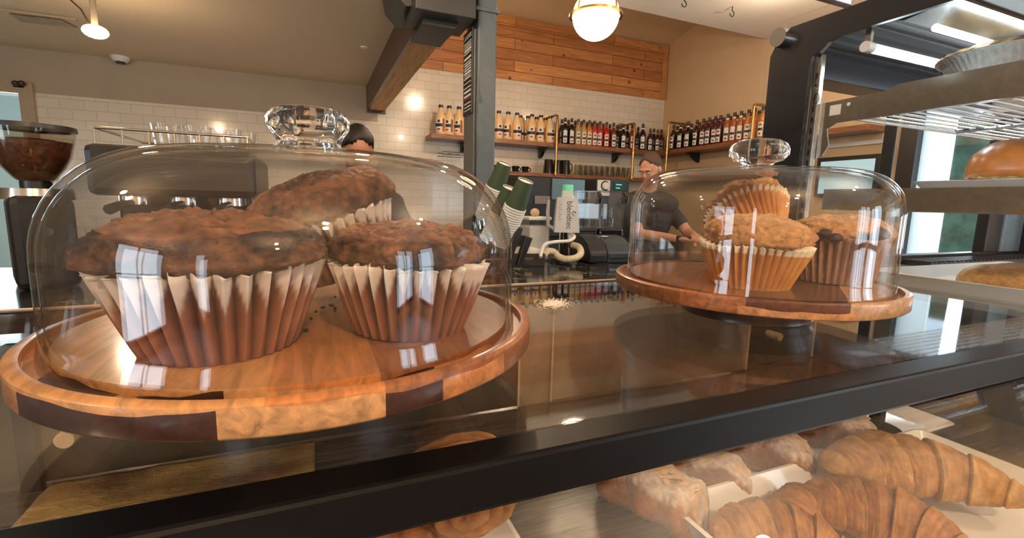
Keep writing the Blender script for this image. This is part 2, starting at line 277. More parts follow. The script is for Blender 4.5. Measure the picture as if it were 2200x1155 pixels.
# ------------------------------------------------------------------ mesh helpers
class MB:
    def __init__(s): s.v = []; s.f = []; s.m = []; s.c = None
    def add(s, vs_, fs, mi=0):
        n = len(s.v); s.v += [tuple(p) for p in vs_]; s.f += [tuple(i+n for i in f) for f in fs]; s.m += [mi]*len(fs); return s
    def box(s, x0, x1, y0, y1, z0, z1, mi=0):
        x0, x1 = min(x0, x1), max(x0, x1); y0, y1 = min(y0, y1), max(y0, y1); z0, z1 = min(z0, z1), max(z0, z1)
        return s.add([(x0,y0,z0),(x1,y0,z0),(x1,y1,z0),(x0,y1,z0),(x0,y0,z1),(x1,y0,z1),(x1,y1,z1),(x0,y1,z1)],
                     [(0,3,2,1),(4,5,6,7),(0,1,5,4),(1,2,6,5),(2,3,7,6),(3,0,4,7)], mi)
    def prism(s, poly, axis, a0, a1, mi=0):
        """poly: 2-D outline; axis 'x','y','z' is the extrusion direction"""
        def P(p, a): return {'x': (a, p[0], p[1]), 'y': (p[0], a, p[1]), 'z': (p[0], p[1], a)}[axis]
        n = len(poly); vs_ = [P(p, a0) for p in poly]+[P(p, a1) for p in poly]
        fs = [tuple(range(n))[::-1], tuple(range(n, 2*n))]+[(i, (i+1) % n, n+(i+1) % n, n+i) for i in range(n)]
        return s.add(vs_, fs, mi)
    def lathe(s, prof, c=(0, 0, 0), n=32, closed=False, mi=0, mat=None, fr=None):
        """prof: (r, z) list around z"""
        vs_, fs = [], []; k = len(prof)
        for i in range(n):
            a = 2*PI*i/n
            for j, (r, z) in enumerate(prof):
                rr = r*(fr(a, j) if fr else 1); vs_.append(Vector((rr*math.cos(a), rr*math.sin(a), z)))
        if mat is not None: vs_ = [mat @ p for p in vs_]
        vs_ = [(p[0]+c[0], p[1]+c[1], p[2]+c[2]) for p in vs_]
        for i in range(n):
            i2 = (i+1) % n
            for j in range(k if closed else k-1):
                j2 = (j+1) % k
                fs.append((i*k+j, i2*k+j, i2*k+j2, i*k+j2))
        if not closed:
            if prof[0][0] > 1e-6: fs.append(tuple(i*k for i in range(n))[::-1])
            if prof[-1][0] > 1e-6: fs.append(tuple(i*k+k-1 for i in range(n)))
        return s.add(vs_, fs, mi)
    def cyl(s, p0, p1, r0, r1=None, n=16, mi=0):
        r1 = r0 if r1 is None else r1; p0, p1 = Vector(p0), Vector(p1); d = (p1-p0); L = d.length
        q = d.to_track_quat('Z', 'Y').to_matrix()
        return s.lathe([(r0, 0), (r1, L)], tuple(p0), n, mi=mi, mat=q)
    def tube(s, pts, r, n=8, mi=0):
        pts = [Vector(p) for p in pts]; k = len(pts); vs_, fs = [], []
        rs = r if isinstance(r, (list, tuple)) else [r]*k
        t0 = (pts[1]-pts[0]).normalized(); up = Vector((0, 0, 1)) if abs(t0.z) < .9 else Vector((1, 0, 0)); u = t0.cross(up).normalized()
        for i, p in enumerate(pts):
            t = (pts[min(i+1, k-1)]-pts[max(i-1, 0)]).normalized(); u = (u-t*u.dot(t)).normalized(); w = t.cross(u)
            for j in range(n):
                a = 2*PI*j/n; vs_.append(p+(u*math.cos(a)+w*math.sin(a))*rs[i])
        for i in range(k-1):
            for j in range(n): fs.append((i*n+j, i*n+(j+1) % n, (i+1)*n+(j+1) % n, (i+1)*n+j))
        fs += [tuple(range(n))[::-1], tuple((k-1)*n+j for j in range(n))]
        return s.add(vs_, fs, mi)
    def ell(s, c, r, n=16, mi=0, rot=None):
        vs_, fs = [], []; m_ = n//2
        for j in range(1, m_):
            th = PI*j/m_
            for i in range(n):
                a = 2*PI*i/n; p = Vector((r[0]*math.sin(th)*math.cos(a), r[1]*math.sin(th)*math.sin(a), r[2]*math.cos(th)))
                vs_.append(rot @ p if rot else p)
        top, bot = len(vs_), len(vs_)+1; z = Vector((0, 0, r[2])); vs_ += [rot @ z if rot else z, -(rot @ z) if rot else -z]
        for j in range(m_-2):
            for i in range(n): fs.append((j*n+i, (j+1)*n+i, (j+1)*n+(i+1) % n, j*n+(i+1) % n))
        for i in range(n): fs.append((top, i, (i+1) % n)); fs.append((bot, (m_-2)*n+(i+1) % n, (m_-2)*n+i))
        return s.add([(p[0]+c[0], p[1]+c[1], p[2]+c[2]) for p in vs_], fs, mi)
    def mesh(s, name, mats, smooth=False, bevel=0):
        me = bpy.data.meshes.new(name); me.from_pydata(s.v, [], s.f); me.update()
        for m_ in (mats if isinstance(mats, (list, tuple)) else [mats]): me.materials.append(m_)
        me.polygons.foreach_set('material_index', s.m); me.polygons.foreach_set('use_smooth', [smooth]*len(s.f))
        if s.c: 
            a = me.attributes.new('tone', 'FLOAT_COLOR', 'POINT'); a.data.foreach_set('color', [x for c in s.c for x in (*c, 1)])
        return me
    def build(s, name, mats, parent=None, smooth=False, bevel=0, loc=None, label=None, recenter=True, wn=False):
        me = s.mesh(name, mats, smooth)
        o = bpy.data.objects.new(name, me); COL.objects.link(o)
        if parent is not None: o.parent = parent
        elif recenter and loc is None and s.v:
            c = Vector(((min(v[0] for v in s.v)+max(v[0] for v in s.v))/2, (min(v[1] for v in s.v)+max(v[1] for v in s.v))/2, min(v[2] for v in s.v)))
        if loc is not None: o.location = loc
        if bevel:
            b = o.modifiers.new('bevel', 'BEVEL'); b.width = bevel; b.segments = 2; b.limit_method = 'ANGLE'; b.angle_limit = .6
        if label: o['label'] = label
        if smooth and not wn:
            try:
                me.set_sharp_from_angle(angle=math.radians(50))
            except Exception: pass
        return o
def tag(o, label=None, cat=None, group=None, kind=None):
    if label: o['label'] = label
    if cat: o['category'] = cat
    if group: o['group'] = group
    if kind: o['kind'] = kind
    return o
def thing(name, label, cat, loc=(0, 0, 0), rz=0, group=None, rot=None):
    o = bpy.data.objects.new(name, None); COL.objects.link(o); o.location = loc; o.rotation_euler = rot if rot else (0, 0, rz); o.empty_display_size = .05
    return tag(o, label, cat, group)
def struct(name, mb, m, **k):
    o = mb.build(name, m, **k); o['kind'] = 'structure'; return o
def dup(root, loc, rz=None, label=None, group=None, rot=None):
    r = root.copy(); COL.objects.link(r); r.location = loc
    if rz is not None: r.rotation_euler = (0, 0, rz)
    if rot is not None: r.rotation_euler = rot
    if label: r['label'] = label
    if group: r['group'] = group
    for ch in list(root.children):
        c = ch.copy(); COL.objects.link(c); c.parent = r
        for g in list(ch.children):
            d = g.copy(); COL.objects.link(d); d.parent = c
    return r
ORD = ['first', 'second', 'third', 'fourth', 'fifth', 'sixth', 'seventh', 'eighth', 'ninth', 'tenth', 'eleventh', 'twelfth', 'thirteenth', 'fourteenth', 'fifteenth', 'sixteenth', 'seventeenth', 'eighteenth', 'nineteenth', 'twentieth']
def fbm(p, s, o=4): return noise.fractal(Vector(p)*s, 1.0, 2.0, o)

# ================================================================== THE ROOM
YW, XR, ZLC, ZC = 4.90, 4.10, CH+1.065, CH+1.61      # back wall, right wall, low left ceiling, high ceiling
struct('floor', MB().box(-4.2, 8.5, -3.4, 8.0, -.1, 0), M['floor'])
# back wall with the doorway on the left; tiled up to the cedar, plastered on the far left
DX0, DX1, DZ = -3.0, -2.05, CH+.725
wb_ = MB()
wb_.box(-4.2, DX0, YW, YW+.15, 0, CH+1.2, 0); wb_.box(DX0, DX1, YW, YW+.15, DZ, CH+1.2, 0)
wb_.box(DX1, .60, YW, YW+.15, CH+.74, CH+1.2, 0); wb_.box(DX1, .60, YW-.004, YW+.15, 0, CH+.74, 1)
wb_.box(.60, XR+.1, YW-.004, YW+.15, 0, CH+1.30, 1); wb_.box(.60, XR+.1, YW, YW+.15, CH+1.30, CH+1.99, 2)
struct('wall_back', wb_, [M['plaster'], M['tile'], M['beige']])
wr = MB()                                     # right wall with the glazed opening
OY0, OY1, OZ = .75, 2.10, CH+.82
wr.box(XR, XR+.15, OY1, YW+.15, 0, CH+2.5); wr.box(XR, XR+.15, OY0, OY1, OZ, CH+2.5); wr.box(XR, XR+.15, -2.1, OY0, 0, CH+2.5); wr.box(XR, XR+.15, -3.4, -3.0, 0, CH+2.5); wr.box(XR, XR+.15, -3.0, -2.1, 0, .12); wr.box(XR, XR+.15, -3.0, -2.1, 2.18, CH+2.5)
struct('wall_right', wr, M['beige'])
wl = MB()                                     # left wall and street wall with their full-height windows
WL0, WL1, WZ0, WZ1 = -1.95, -.35, .12, 2.18
wl.box(-4.35, -4.2, -3.4, WL0, 0, ZLC); wl.box(-4.35, -4.2, WL1, 8.0, 0, ZLC); wl.box(-4.35, -4.2, WL0, WL1, 0, WZ0); wl.box(-4.35, -4.2, WL0, WL1, WZ1, ZLC)
struct('wall_left', wl, M['plaster'])
wf = MB(); FW = ((-4.05, -3.45), (2.95, 4.05))
for a, b_ in ((-4.35, -4.05), (-3.45, 2.95), (4.05, 4.25)): wf.box(a, b_, -3.4, -3.3, 0, ZC+.1)
for a, b_ in FW: wf.box(a, b_, -3.4, -3.3, 0, WZ0); wf.box(a, b_, -3.4, -3.3, WZ1, ZC+.1)
struct('wall_front', wf, M['beige'])
def bars(n, a, b_, axis, at):
    w = MB()
    def bx(p, q, z0, z1):
        if axis == 'x': w.box(p, q, at, at+.05, z0, z1)
        else: w.box(at, at+.05, p, q, z0, z1)
    bx(a, a+.05, WZ0, WZ1); bx(b_-.05, b_, WZ0, WZ1)
    if b_-a > .9: bx((a+b_)/2-.03, (a+b_)/2+.03, WZ0, WZ1)
    for z in (WZ0, .95, WZ1-.05): bx(a, b_, z, z+.05)
    struct('window_%d' % n, w, M['black'])
bars(1, WL0, WL1, 'y', -4.28); bars(2, *FW[0], 'x', -3.37); bars(3, *FW[1], 'x', -3.37); bars(4, -3.0, -2.1, 'y', XR+.04)
struct('ceiling_left', MB().box(-4.2, .66, -3.4, YW, ZLC, ZLC+.1), M['ceil_left'])
struct('ceiling_right', MB().box(.66, XR, -3.4, 3.47, ZC, ZC+.1), M['ceil_white'])
struct('ceiling_bay', MB().add([(.55, YW+.02, CH+1.93), (XR, YW+.02, CH+1.93), (XR, 3.40, CH+2.36), (.55, 3.40, CH+2.36), (.55, YW+.02, CH+2.03), (XR, YW+.02, CH+2.03), (XR, 3.40, CH+2.46), (.55, 3.40, CH+2.46)],
       [(0,1,2,3), (7,6,5,4), (0,4,5,1), (1,5,6,2), (2,6,7,3), (3,7,4,0)]), M['beige'])
struct('wall_bulkhead', MB().box(.60, .66, -3.4, YW, ZLC+.1, CH+2.3), M['plaster'])
struct('trim_1', MB().box(.66, XR, 3.40, 3.47, ZC+.1, CH+2.36), M['beige'])
# door_1: doorway on the left with tan casing and a bright room behind
d1 = MB(); d1.box(DX1, DX1+.085, YW-.03, YW, 0, DZ+.085); d1.box(DX0-.085, DX0, YW-.03, YW, 0, DZ+.085); d1.box(DX0, DX1, YW-.03, YW, DZ, DZ+.085)
struct('door_1', d1, M['trimwood'])
br_ = MB(); br_.box(-4.2, .2, 7.9, 8.0, 0, 2.6); br_.box(-.9, -.8, YW+.15, 8, 0, 2.6); br_.box(-4.2, -.8, YW+.15, 8, 2.6, 2.7)
struct('wall_back_room', br_, M['door_pale'])
# door_2: glazed opening on the right wall, black frame, pale leaf
d2 = MB()
d2.box(XR-.05, XR+.12, OY1-.02, OY1+.09, 0, OZ+.08); d2.box(XR-.05, XR+.12, OY0-.08, OY0+.01, 0, OZ+.08); d2.box(XR-.05, XR+.12, OY0, OY1, OZ, OZ+.08)
dd = struct('door_2', d2, M['black'])
struct('door_3', MB().box(XR+.02, XR+.05, 1.90, 2.08, 0, OZ), M['frosted'])
struct('window_5', MB().box(XR+.04, XR+.05, OY0+.01, 1.90, 0, OZ), M['glass'])
struct('ground_patio', MB().box(XR+.15, 9, -2.0, 6.0, -.05, .02), M['plaster'])
hg = MB(); hg.box(8.3, 8.9, -2, 6, .02, 2.6)
tag(hg.build('hedge', M['hedge']), 'green hedge beyond the patio seen through the right-hand glazing', 'hedge', kind='stuff')
pt = thing('patio_table', 'white patio table outside the glazed opening behind the display case', 'table', (6.2, 2.5, .02))
MB().cyl((0, 0, .70), (0, 0, .73), .4, n=32).build('tabletop', M['whiteplastic'], pt)
MB().cyl((0, 0, 0), (0, 0, .70), .03).build('leg', M['steel'], pt); MB().cyl((0, 0, 0), (0, 0, .02), .25).build('base', M['steel'], pt)
def patio_chair():
    c = thing('patio_chair', 'teal patio chair left of the white table outside', 'chair', (5.9, 3.1, .02), 0, None)
    MB().box(-.22, .22, -.22, .22, .42, .45).build('seat', M['teal'], c, bevel=.01)
    MB().box(-.22, .22, .20, .23, .5, .85).build('backrest', M['teal'], c, bevel=.01)
    for sx in (-.2, .2):
        for sy in (-.2, .2): MB().cyl((sx, sy, 0), (sx, sy, .5 if sy > 0 else .42), .012).build('leg', M['black'], c)
    return c
pc = patio_chair(); dup(pc, (6.5, 1.75, .02), 2.6, 'teal patio chair right of the white table outside')

# cedar panelling with its frame
ced = thing('cedar_wall_panel', 'cedar plank panel framed high on the back wall', 'wall panel', (0, 0, 0))
z0c, z1c, xc0, xc1 = CH+1.30, CH+1.93, .67, 4.085
MB().box(xc0, xc1-.07, YW-.022, YW, z0c, z1c-.075).build('planks', M['cedar'], ced)
MB().box(xc0, xc1, YW-.04, YW, z1c-.075, z1c).build('top_rail', M['cedar'], ced, bevel=.004)
MB().box(xc1-.07, xc1, YW-.04, YW, z0c, z1c-.075).build('end_stile', wood('cedar_upright', [(.40, .16, .05), (.62, .30, .11)], (8, 8, 1), 4, .5), ced, bevel=.004)

# exposed beam with its dark cladding
bm_ = thing('ceiling_beam', 'rough sawn timber beam running from the grey bracket to the tiled wall', 'beam', (0, 0, 0))
BX0, BX1, BZ = .516, .662, CH+.845
MB().box(BX0+.004, BX1, 2.45, YW-.035, BZ, ZLC+.02).build('timber', M['beamwood'], bm_)
MB().box(BX0-.018, BX0+.004, 2.45, YW-.01, BZ+.0, ZLC+.02).build('dark_side_strip', M['darkwood'], bm_)
MB().box(BX0-.018, BX1+.012, YW-.035, YW-.006, BZ-.025, ZLC).build('end_plate', M['darkwood'], bm_)
gb = thing('steel_beam_bracket', 'dark grey painted bracket joining the column and the timber beam', 'bracket', (0, 0, 0))
P2 = lambda u, v, y=2.35: (aty(u, v, y).x, aty(u, v, y).z)
poly = [P2(843, -8), P2(868, 22), P2(905, 24), P2(903, 58), P2(972, 71), P2(985, 55), P2(1068, -12), (1.1, CH+1.25), (.3, CH+1.25)]
MB().prism(poly, 'y', 2.30, 2.60).build('haunch', M['darksteel'], gb, bevel=.004)
MB().box(.44, .72, 2.20, 2.47, BZ-.012, BZ+.11).build('beam_shoe', M['darksteel'], gb, bevel=.004)

col = thing('steel_column', 'blue-grey painted column standing behind the left cake stand', 'column', (0, 0, 0))
cx0, cx1, cy0, cy1 = .738, .852, 2.26, 2.44
MB().box(cx0+.012, cx1-.004, cy0, cy1, 0, CH+1.0).build('shaft', M['column'], col, bevel=.008)
MB().box(cx0, cx0+.012, cy0+.02, cy1+.0, 0, CH+.82).build('side_plate', plain('grey_plate_paint', (.10, .105, .10), .45, var=.08), col, bevel=.003)
MB().box(cx0+.0, cx1+.003, cy0-.008, cy1+.02, CH+.895, CH+.915).build('weld_collar', M['column'], col, bevel=.004)
bl = MB()
random.seed(3)
for (u, v, l) in ((1030, 160, 60), (1024, 210, 30), (1026, 300, 40), (1041, 70, 22), (1045, 120, 18), (1055, 140, 10), (1034, 205, 16), (1058, 20, 26)):
    a = aty(u, v, cy0-.002); b_ = aty(u+1, v+l, cy0-.002); bl.tube([a, (a+b_)/2, b_], [.0012, .0022, .003], 6)
bl.build('paint_drips', M['column'], col, smooth=True)
for (u, v) in ((1003, 247),): a = atx(u, v, cx0-.002); MB().ell(a, (.002, .006, .006), 10).build('screw_head', M['steel'], col, smooth=True)
# black sticker strip on the column's left side: rows of small white marks, one red
st = thing('sticker_strip', 'narrow black sign strip with rows of white print on the column side', 'sign', (0, 0, 0))
ya, yb = cy0+.03, cy1-.01; za, zb = CH+.43, CH+.83
MB().box(cx0-.008, cx0-.001, ya, yb, za, zb).build('backing', M['black'], st, bevel=.001)
pr_ = MB(); random.seed(11); z = zb-.02
while z > za+.02:
    h = random.choice((.004, .007, .010, .005)); y = ya+.012
    while y < yb-.02:
        w = random.uniform(.003, .011); pr_.box(cx0-.0095, cx0-.008, y, min(y+w, yb-.012), z-h, z, 1 if abs(z-(za+.085)) < .01 else 0); y += w+.004
    z -= h+random.choice((.006, .012, .018))
pr_.build('print', [M['labelwhite'], M['labelred']], st)

# ceiling fittings on the left
vt = thing('ceiling_vent', 'long narrow slotted air vent in the low left ceiling', 'vent', (0, 0, 0))
va, vb, vc, vd = [atz(u, v, ZLC-.004) for u, v in ((20, 29), (130, 41), (167, 59), (48, 46))]
MB().add([va, vb, vc, vd]+[p+Vector((0, 0, .01)) for p in (va, vb, vc, vd)], [(0,1,2,3), (4,7,6,5), (0,4,5,1), (1,5,6,2), (2,6,7,3), (3,7,4,0)]).build('grille', plain('vent_grey', (.20, .16, .12), .7), vt)
fr_ = MB()
for k in range(7):
    t = (k+.5)/7; p = va.lerp(vd, t); q = vb.lerp(vc, t); fr_.cyl(p-Vector((0, 0, .004)), q-Vector((0, 0, .004)), .0035, n=6)
fr_.build('louvre', plain('vent_slat', (.42, .35, .27), .6), vt)
l0, l1 = atz(0, 20, ZLC-.012), atz(165, 42, ZLC-.012)
MB().cyl(l0, l1, .008, n=8).build('conduit', M['trimwood'], vt)
sp_ = thing('ceiling_spotlight', 'glowing warm bulb on a short stem under the low left ceiling', 'lamp', (0, 0, 0))
sb = aty(205, 68, 3.2)
MB().ell(sb, (.055, .055, .032), 20).build('bulb', M['bulb'], sp_, smooth=True)
MB().cyl(sb+Vector((0, 0, .02)), (sb.x, sb.y, ZLC-.0), .014).build('stem', M['plaster'], sp_, smooth=True)
MB().cyl((sb.x, sb.y, ZLC-.03), (sb.x, sb.y, ZLC), .05).build('canopy', M['plaster'], sp_, smooth=True)
MB().tube([sb+Vector((-.02, 0, .03)), sb+Vector((-.05, 0, .10)), sb+Vector((-.10, 0, .15)), sb+Vector((-.13, 0, .2))], .004).build('cord', M['darkwood'], sp_, smooth=True)
lamp('POINT', 'spot_bulb_light', sb-Vector((0, 0, .05)), 7, WARM, .04)
sd = thing('smoke_detector', 'small round white smoke detector where left ceiling meets wall', 'smoke detector', (0, 0, 0))
q = atz(258, 122, ZLC); MB().lathe([(0, -.04), (.045, -.04), (.06, -.02), (.065, 0)], q, 24).build('housing', M['whiteplastic'], sd, smooth=True)
MB().lathe([(.02, -.05), (.03, -.05), (.03, -.038), (.02, -.038)], q, 16).build('sensor', M['black'], sd)
el = thing('emergency_light', 'twin lamp emergency fitting above the left doorway', 'lamp', (0, 0, 0))
for u in (34, 47): q = aty(u, 179, YW-.05); MB().ell(q, (.022, .03, .022), 14).build('lamp_head', M['darkwood'], el, smooth=True)
q0, q1 = aty(30, 186, YW-.02), aty(52, 182, YW-.02); MB().box(q0.x, q1.x, YW-.03, YW, q0.z-.004, q1.z).build('base', M['plaster'], el)
nl = aty(782, 101, 4.0); q = atz(783, 101, ZLC)
tag(MB().lathe([(0, -.01), (.025, -.008), (.03, 0)], q, 16).build('sprinkler_cap', M['whiteplastic'], smooth=True), 'tiny white round cap on low ceiling left of the beam', 'ceiling cap')
# hooks in the high ceiling
for i, (u, v) in enumerate(((1470, 4), (1573, 25))):
    q = atz(u, v, ZC-.04); pts = [(q.x, q.y, ZC)]+[(q.x, q.y, ZC-.03)]+[(q.x+.022*math.sin(a), q.y, ZC-.055+.022*math.cos(a)) for a in [k*PI/8 for k in range(0, 13)]]
    tag(MB().tube(pts, .004, 8).build('ceiling_hook', M['black'], smooth=True), ('black ceiling hook nearest the globe pendant' if i == 0 else 'black ceiling hook nearest the tall display case'), 'hook', 'hooks in the white ceiling')

# globe pendant in a brass cage
GY = 1.30; gp = aty(1280, 34, GY); GR = .0705
pn = thing('globe_pendant', 'glowing opal globe pendant in a brass ring cage', 'pendant lamp', (0, 0, 0))
MB().ell(gp, (GR, GR, GR), 40).build('globe', M['globe'], pn, smooth=True)
MB().lathe([(GR+.002, -.003), (GR+.010, -.003), (GR+.010, .003), (GR+.002, .003)], gp, 48, closed=True).build('equator_ring', M['brass'], pn, smooth=True)
for a in (0.3, .3+PI/2):
    pts = [gp+Vector(((GR+.007)*math.cos(t)*math.cos(a), (GR+.007)*math.cos(t)*math.sin(a), (GR+.007)*math.sin(t))) for t in [k*PI/24 for k in range(0, 25)]]
    MB().tube(pts, .003, 8).build('cage_hoop', M['brass'], pn, smooth=True)
MB().cyl(gp+Vector((0, 0, GR)), gp+Vector((0, 0, GR+.06)), .03, .025).build('socket', M['brass'], pn, smooth=True)
MB().cyl(gp+Vector((0, 0, GR+.05)), (gp.x, gp.y, ZC), .006).build('rod', M['brass'], pn)
MB().cyl((gp.x, gp.y, ZC-.025), (gp.x, gp.y, ZC), .06).build('canopy', M['brass'], pn, smooth=True)
lamp('POINT', 'pendant_light', gp, 11, WARM, GR+.004)

# right wall dressing
pf = thing('picture_frame', 'pale framed picture on the right wall behind the display case', 'picture', (0, 0, 0))
MB().box(XR-.025, XR-.001, 2.29, 2.80, CH+.515, CH+.90).build('frame', M['whiteplastic'], pf, bevel=.003)
MB().box(XR-.028, XR-.024, 2.325, 2.765, CH+.548, CH+.87).build('print', plain('tan_watercolour', (.62, .46, .28), .6, var=.25, scale=5), pf)
mo = thing('wall_screen', 'black framed flat screen on the right wall below the picture', 'screen', (0, 0, 0))
MB().box(XR-.04, XR-.001, 2.31, 2.81, CH+.10, CH+.435).build('bezel', M['black'], mo, bevel=.003)
MB().box(XR-.043, XR-.039, 2.345, 2.775, CH+.13, CH+.40).build('display', M['screen'], mo)
# menu screen glimpsed over the tall case
q = aty(1790, 4, 1.9)
ms = thing('menu_screen', 'lit menu screen hanging just above the tall display case top', 'screen', q)
MB().box(-.13, .16, 0, .03, 0, .30).build('bezel', M['black'], ms, bevel=.003); MB().box(-.12, .15, -.003, .001, .012, .29).build('display', M['screen2'], ms)
MB().cyl((0, .015, .3), (0, .015, ZC-q.z), .008).build('hanger', M['black'], ms)

# ================================================================== BACK SHELVES
SZ = aty(1165, 304.5, 4.63).z; LZ = aty(1227, 374.5, 4.63).z
shx0 = aty(927, 286, 4.63).x
us = thing('bottle_shelf', 'upper walnut shelf wrapping the corner and carrying the bottles', 'shelf', (0, 0, 0))
MB().box(shx0, XR, 4.63, YW-.005, SZ-.045, SZ).build('long_board', M['shelfwood'], us, bevel=.003)
MB().box(3.84, XR, 2.30, 4.63, SZ-.045, SZ).build('return_board', wood('walnut_return', [(.10, .035, .015), (.26, .10, .04), (.38, .17, .07)], (10, 1.2, 14), 5, .4, 0), us, bevel=.003)
for u, v in ((998, 305), (1168, 319), (1327, 330)):
    q = aty(u, v, 4.80); MB().prism([(4.70, SZ-.045), (YW-.005, SZ-.045), (YW-.005, SZ-.15), (4.85, SZ-.13), (4.80, SZ-.08)], 'x', q.x-.02, q.x+.02).build('wall_bracket', M['black'], us, bevel=.003)
q = atx(1487, 331, 4.0); MB().prism([(3.9, SZ-.045), (XR, SZ-.045), (XR, SZ-.15), (4.05, SZ-.13), (3.98, SZ-.08)], 'y', q.y-.02, q.y+.02).build('wall_bracket', M['black'], us, bevel=.003)
ls = thing('glass_shelf', 'lower walnut shelf holding mugs and tumblers', 'shelf', (0, 0, 0))
MB().box(aty(1000, 363, 4.63).x, 3.84, 4.63, YW-.005, LZ-.04, LZ).build('board', M['shelfwood'], ls, bevel=.003)
rs = thing('corner_shelf', 'low dark shelf on the right wall behind the short-haired man', 'shelf', (0, 0, 0))
MB().box(3.84, XR, 2.9, YW-.01, LZ-.04, LZ).build('board', M['shelfwood'], rs, bevel=.003)
# brass pipe uprights
def pipe(px, topv, label, wall):
    if wall == 'back':
        b0 = aty(px, topv, 4.60); x, zt = b0.x, b0.z; pts = [(x, 4.60, LZ-.02), (x, 4.60, zt-.03), (x, 4.61, zt-.008), (x, 4.635, zt), (x, YW-.02, zt)]
        fit = [(x, 4.60, SZ-.05), (x, 4.60, SZ), (x, 4.60, LZ)]; wl = ((x, YW-.03, zt), (x, YW-.005, zt))
    else:
        b0 = atx(px, topv, 3.81); y, zt = b0.y, b0.z; pts = [(3.81, y, LZ-.02), (3.81, y, zt-.03), (3.815, y, zt-.008), (3.84, y, zt), (XR-.02, y, zt)]
        fit = [(3.81, y, SZ-.05), (3.81, y, SZ), (3.81, y, LZ)]; wl = ((XR-.03, y, zt), (XR-.005, y, zt))
    t = thing('pipe_support', label, 'pipe', (0, 0, 0), 0, 'brass pipes holding the shelves')
    MB().tube(pts, .013, 12).build('pipe', M['brass'], t, smooth=True)
    for f in fit: MB().cyl((f[0], f[1], f[2]-.012), (f[0], f[1], f[2]+.012), .019, n=12).build('collar', M['brass'], t, smooth=True)
    MB().cyl(wl[0], wl[1], .038, n=16).build('wall_flange', M['brass'], t, smooth=True)
pipe(1198, 246, 'brass pipe upright dividing the cream bottles from the dark syrups', 'back')
pipe(1364, 264, 'brass pipe upright just left of the short-haired man', 'back')
pipe(1437, 262, 'brass pipe upright just right of the short-haired man', 'right')
pipe(1621, 223, 'brass pipe upright beside the tall display case edge', 'right')

# ------------------------------------------------------------------ bottles
def syrup(liquid, label_mat, accent):
    t = thing('syrup_bottle', 'x', 'bottle')
    prof = [(.0, 0), (.034, 0), (.037, .004), (.037, .165), (.034, .185), (.020, .215), (.0135, .232), (.0125, .262), (0, .262)]
    m = MB().lathe(prof, n=16).mesh('bottle_body', liquid, True); o = bpy.data.objects.new('body', m); COL.objects.link(o); o.parent = t
    MB().cyl((0, 0, .256), (0, 0, .290), .0155, .0150, n=12).build('cap', M['black'], t, smooth=True)
    MB().cyl((0, 0, .226), (0, 0, .246), .0150, .0138, n=12).build('neck_ring', accent, t, smooth=True)
    l = MB()
    for z0, z1, mi, a in ((.020, .150, 0, .62), (.072, .095, 1, .55), (.115, .135, 2, .35), (.035, .05, 1, .22)):
        k = 8; r = .0376+(.0006 if mi else 0)
        vs_ = [(r*math.sin(-a+2*a*i/k), -r*math.cos(-a+2*a*i/k), z) for i in range(k+1) for z in (z0, z1)]
        l.add(vs_, [(2*i, 2*i+2, 2*i+3, 2*i+1) for i in range(k)], mi)
    l.build('label', [label_mat, M['labelblack'], accent], t, smooth=True)
    return t
def liq(name, c, rough=.08): return plain(name, c, rough, var=.1, coat=.6)
LQ = {'black': liq('black_syrup', (.008, .006, .007)), 'dark': liq('dark_brown_syrup', (.03, .012, .008)), 'purple': liq('purple_brown_syrup', (.05, .014, .016)),
      'yellow': liq('pale_yellow_syrup', (.45, .33, .12)), 'amber': liq('amber_syrup', (.36, .10, .022)), 'orange': liq('orange_syrup', (.55, .20, .05)),
      'pink': liq('pink_red_syrup', (.42, .05, .04)), 'red': liq('red_syrup', (.45, .012, .015)), 'brown': liq('red_brown_syrup', (.14, .035, .02))}
TINT = {'black': 'near-black', 'dark': 'dark brown', 'purple': 'purple-brown', 'yellow': 'pale yellow', 'amber': 'amber', 'orange': 'orange', 'pink': 'pinkish red', 'red': 'bright red', 'brown': 'reddish brown'}
ACC = {'black': M['labelwhite'], 'dark': M['labelred'], 'purple': M['labelred'], 'yellow': M['labelbrown'], 'amber': M['labelwhite'], 'orange': M['labelbrown'], 'pink': M['labelred'], 'red': M['labelred'], 'brown': M['labelred']}
PROTO = {}
def put_syrup(kind, loc, rz, label, group, s=1):
    if kind not in PROTO: PROTO[kind] = t = syrup(LQ[kind], M['labelwhite'], ACC[kind]); t.location = loc; t.rotation_euler = (0, 0, rz); t['label'] = label; t['group'] = group
    else: t = dup(PROTO[kind], loc, rz, label, group)
    t.scale = (s, s, s)
GB = 'syrup bottles on the back wall shelf'; GR_ = 'syrup bottles on the right wall shelf'
random.seed(5)
front = [(1213, 'black'), (1227, 'black'), (1241, 'yellow'), (1253, 'yellow'), (1265, 'orange'), (1276, 'pink'), (1288, 'pink'), (1302, 'red'), (1317, 'brown'), (1338, 'black'), (1357, 'brown'), (1380, 'black'), (1396, 'dark'), (1412, 'dark')]
for i, (u, k) in enumerate(front):
    q = aty(u, 300, 4.72); put_syrup(k, (q.x, 4.72, SZ), random.uniform(-.2, .2)-.4, '%s syrup bottle, %s from the left in the back-wall front row' % (TINT[k], ORD[i]), GB, 1.0 if u < 1390 and u != 1380 else (1.08 if u == 1380 else .92))
back = [(1206, 'black'), (1220, 'dark'), (1235, 'dark'), (1248, 'yellow'), (1260, 'brown'), (1271, 'dark'), (1282, 'brown'), (1295, 'red'), (1309, 'brown'), (1325, 'dark'), (1332, 'black'), (1347, 'black'), (1370, 'dark'), (1404, 'black'), (1420, 'dark')]
for i, (u, k) in enumerate(back):
    q = aty(u, 298, 4.825); put_syrup(k, (q.x, 4.825, SZ), random.uniform(-.3, .3)-.4, '%s syrup bottle, %s from the left in the back-wall rear row' % (TINT[k], ORD[i]), GB)
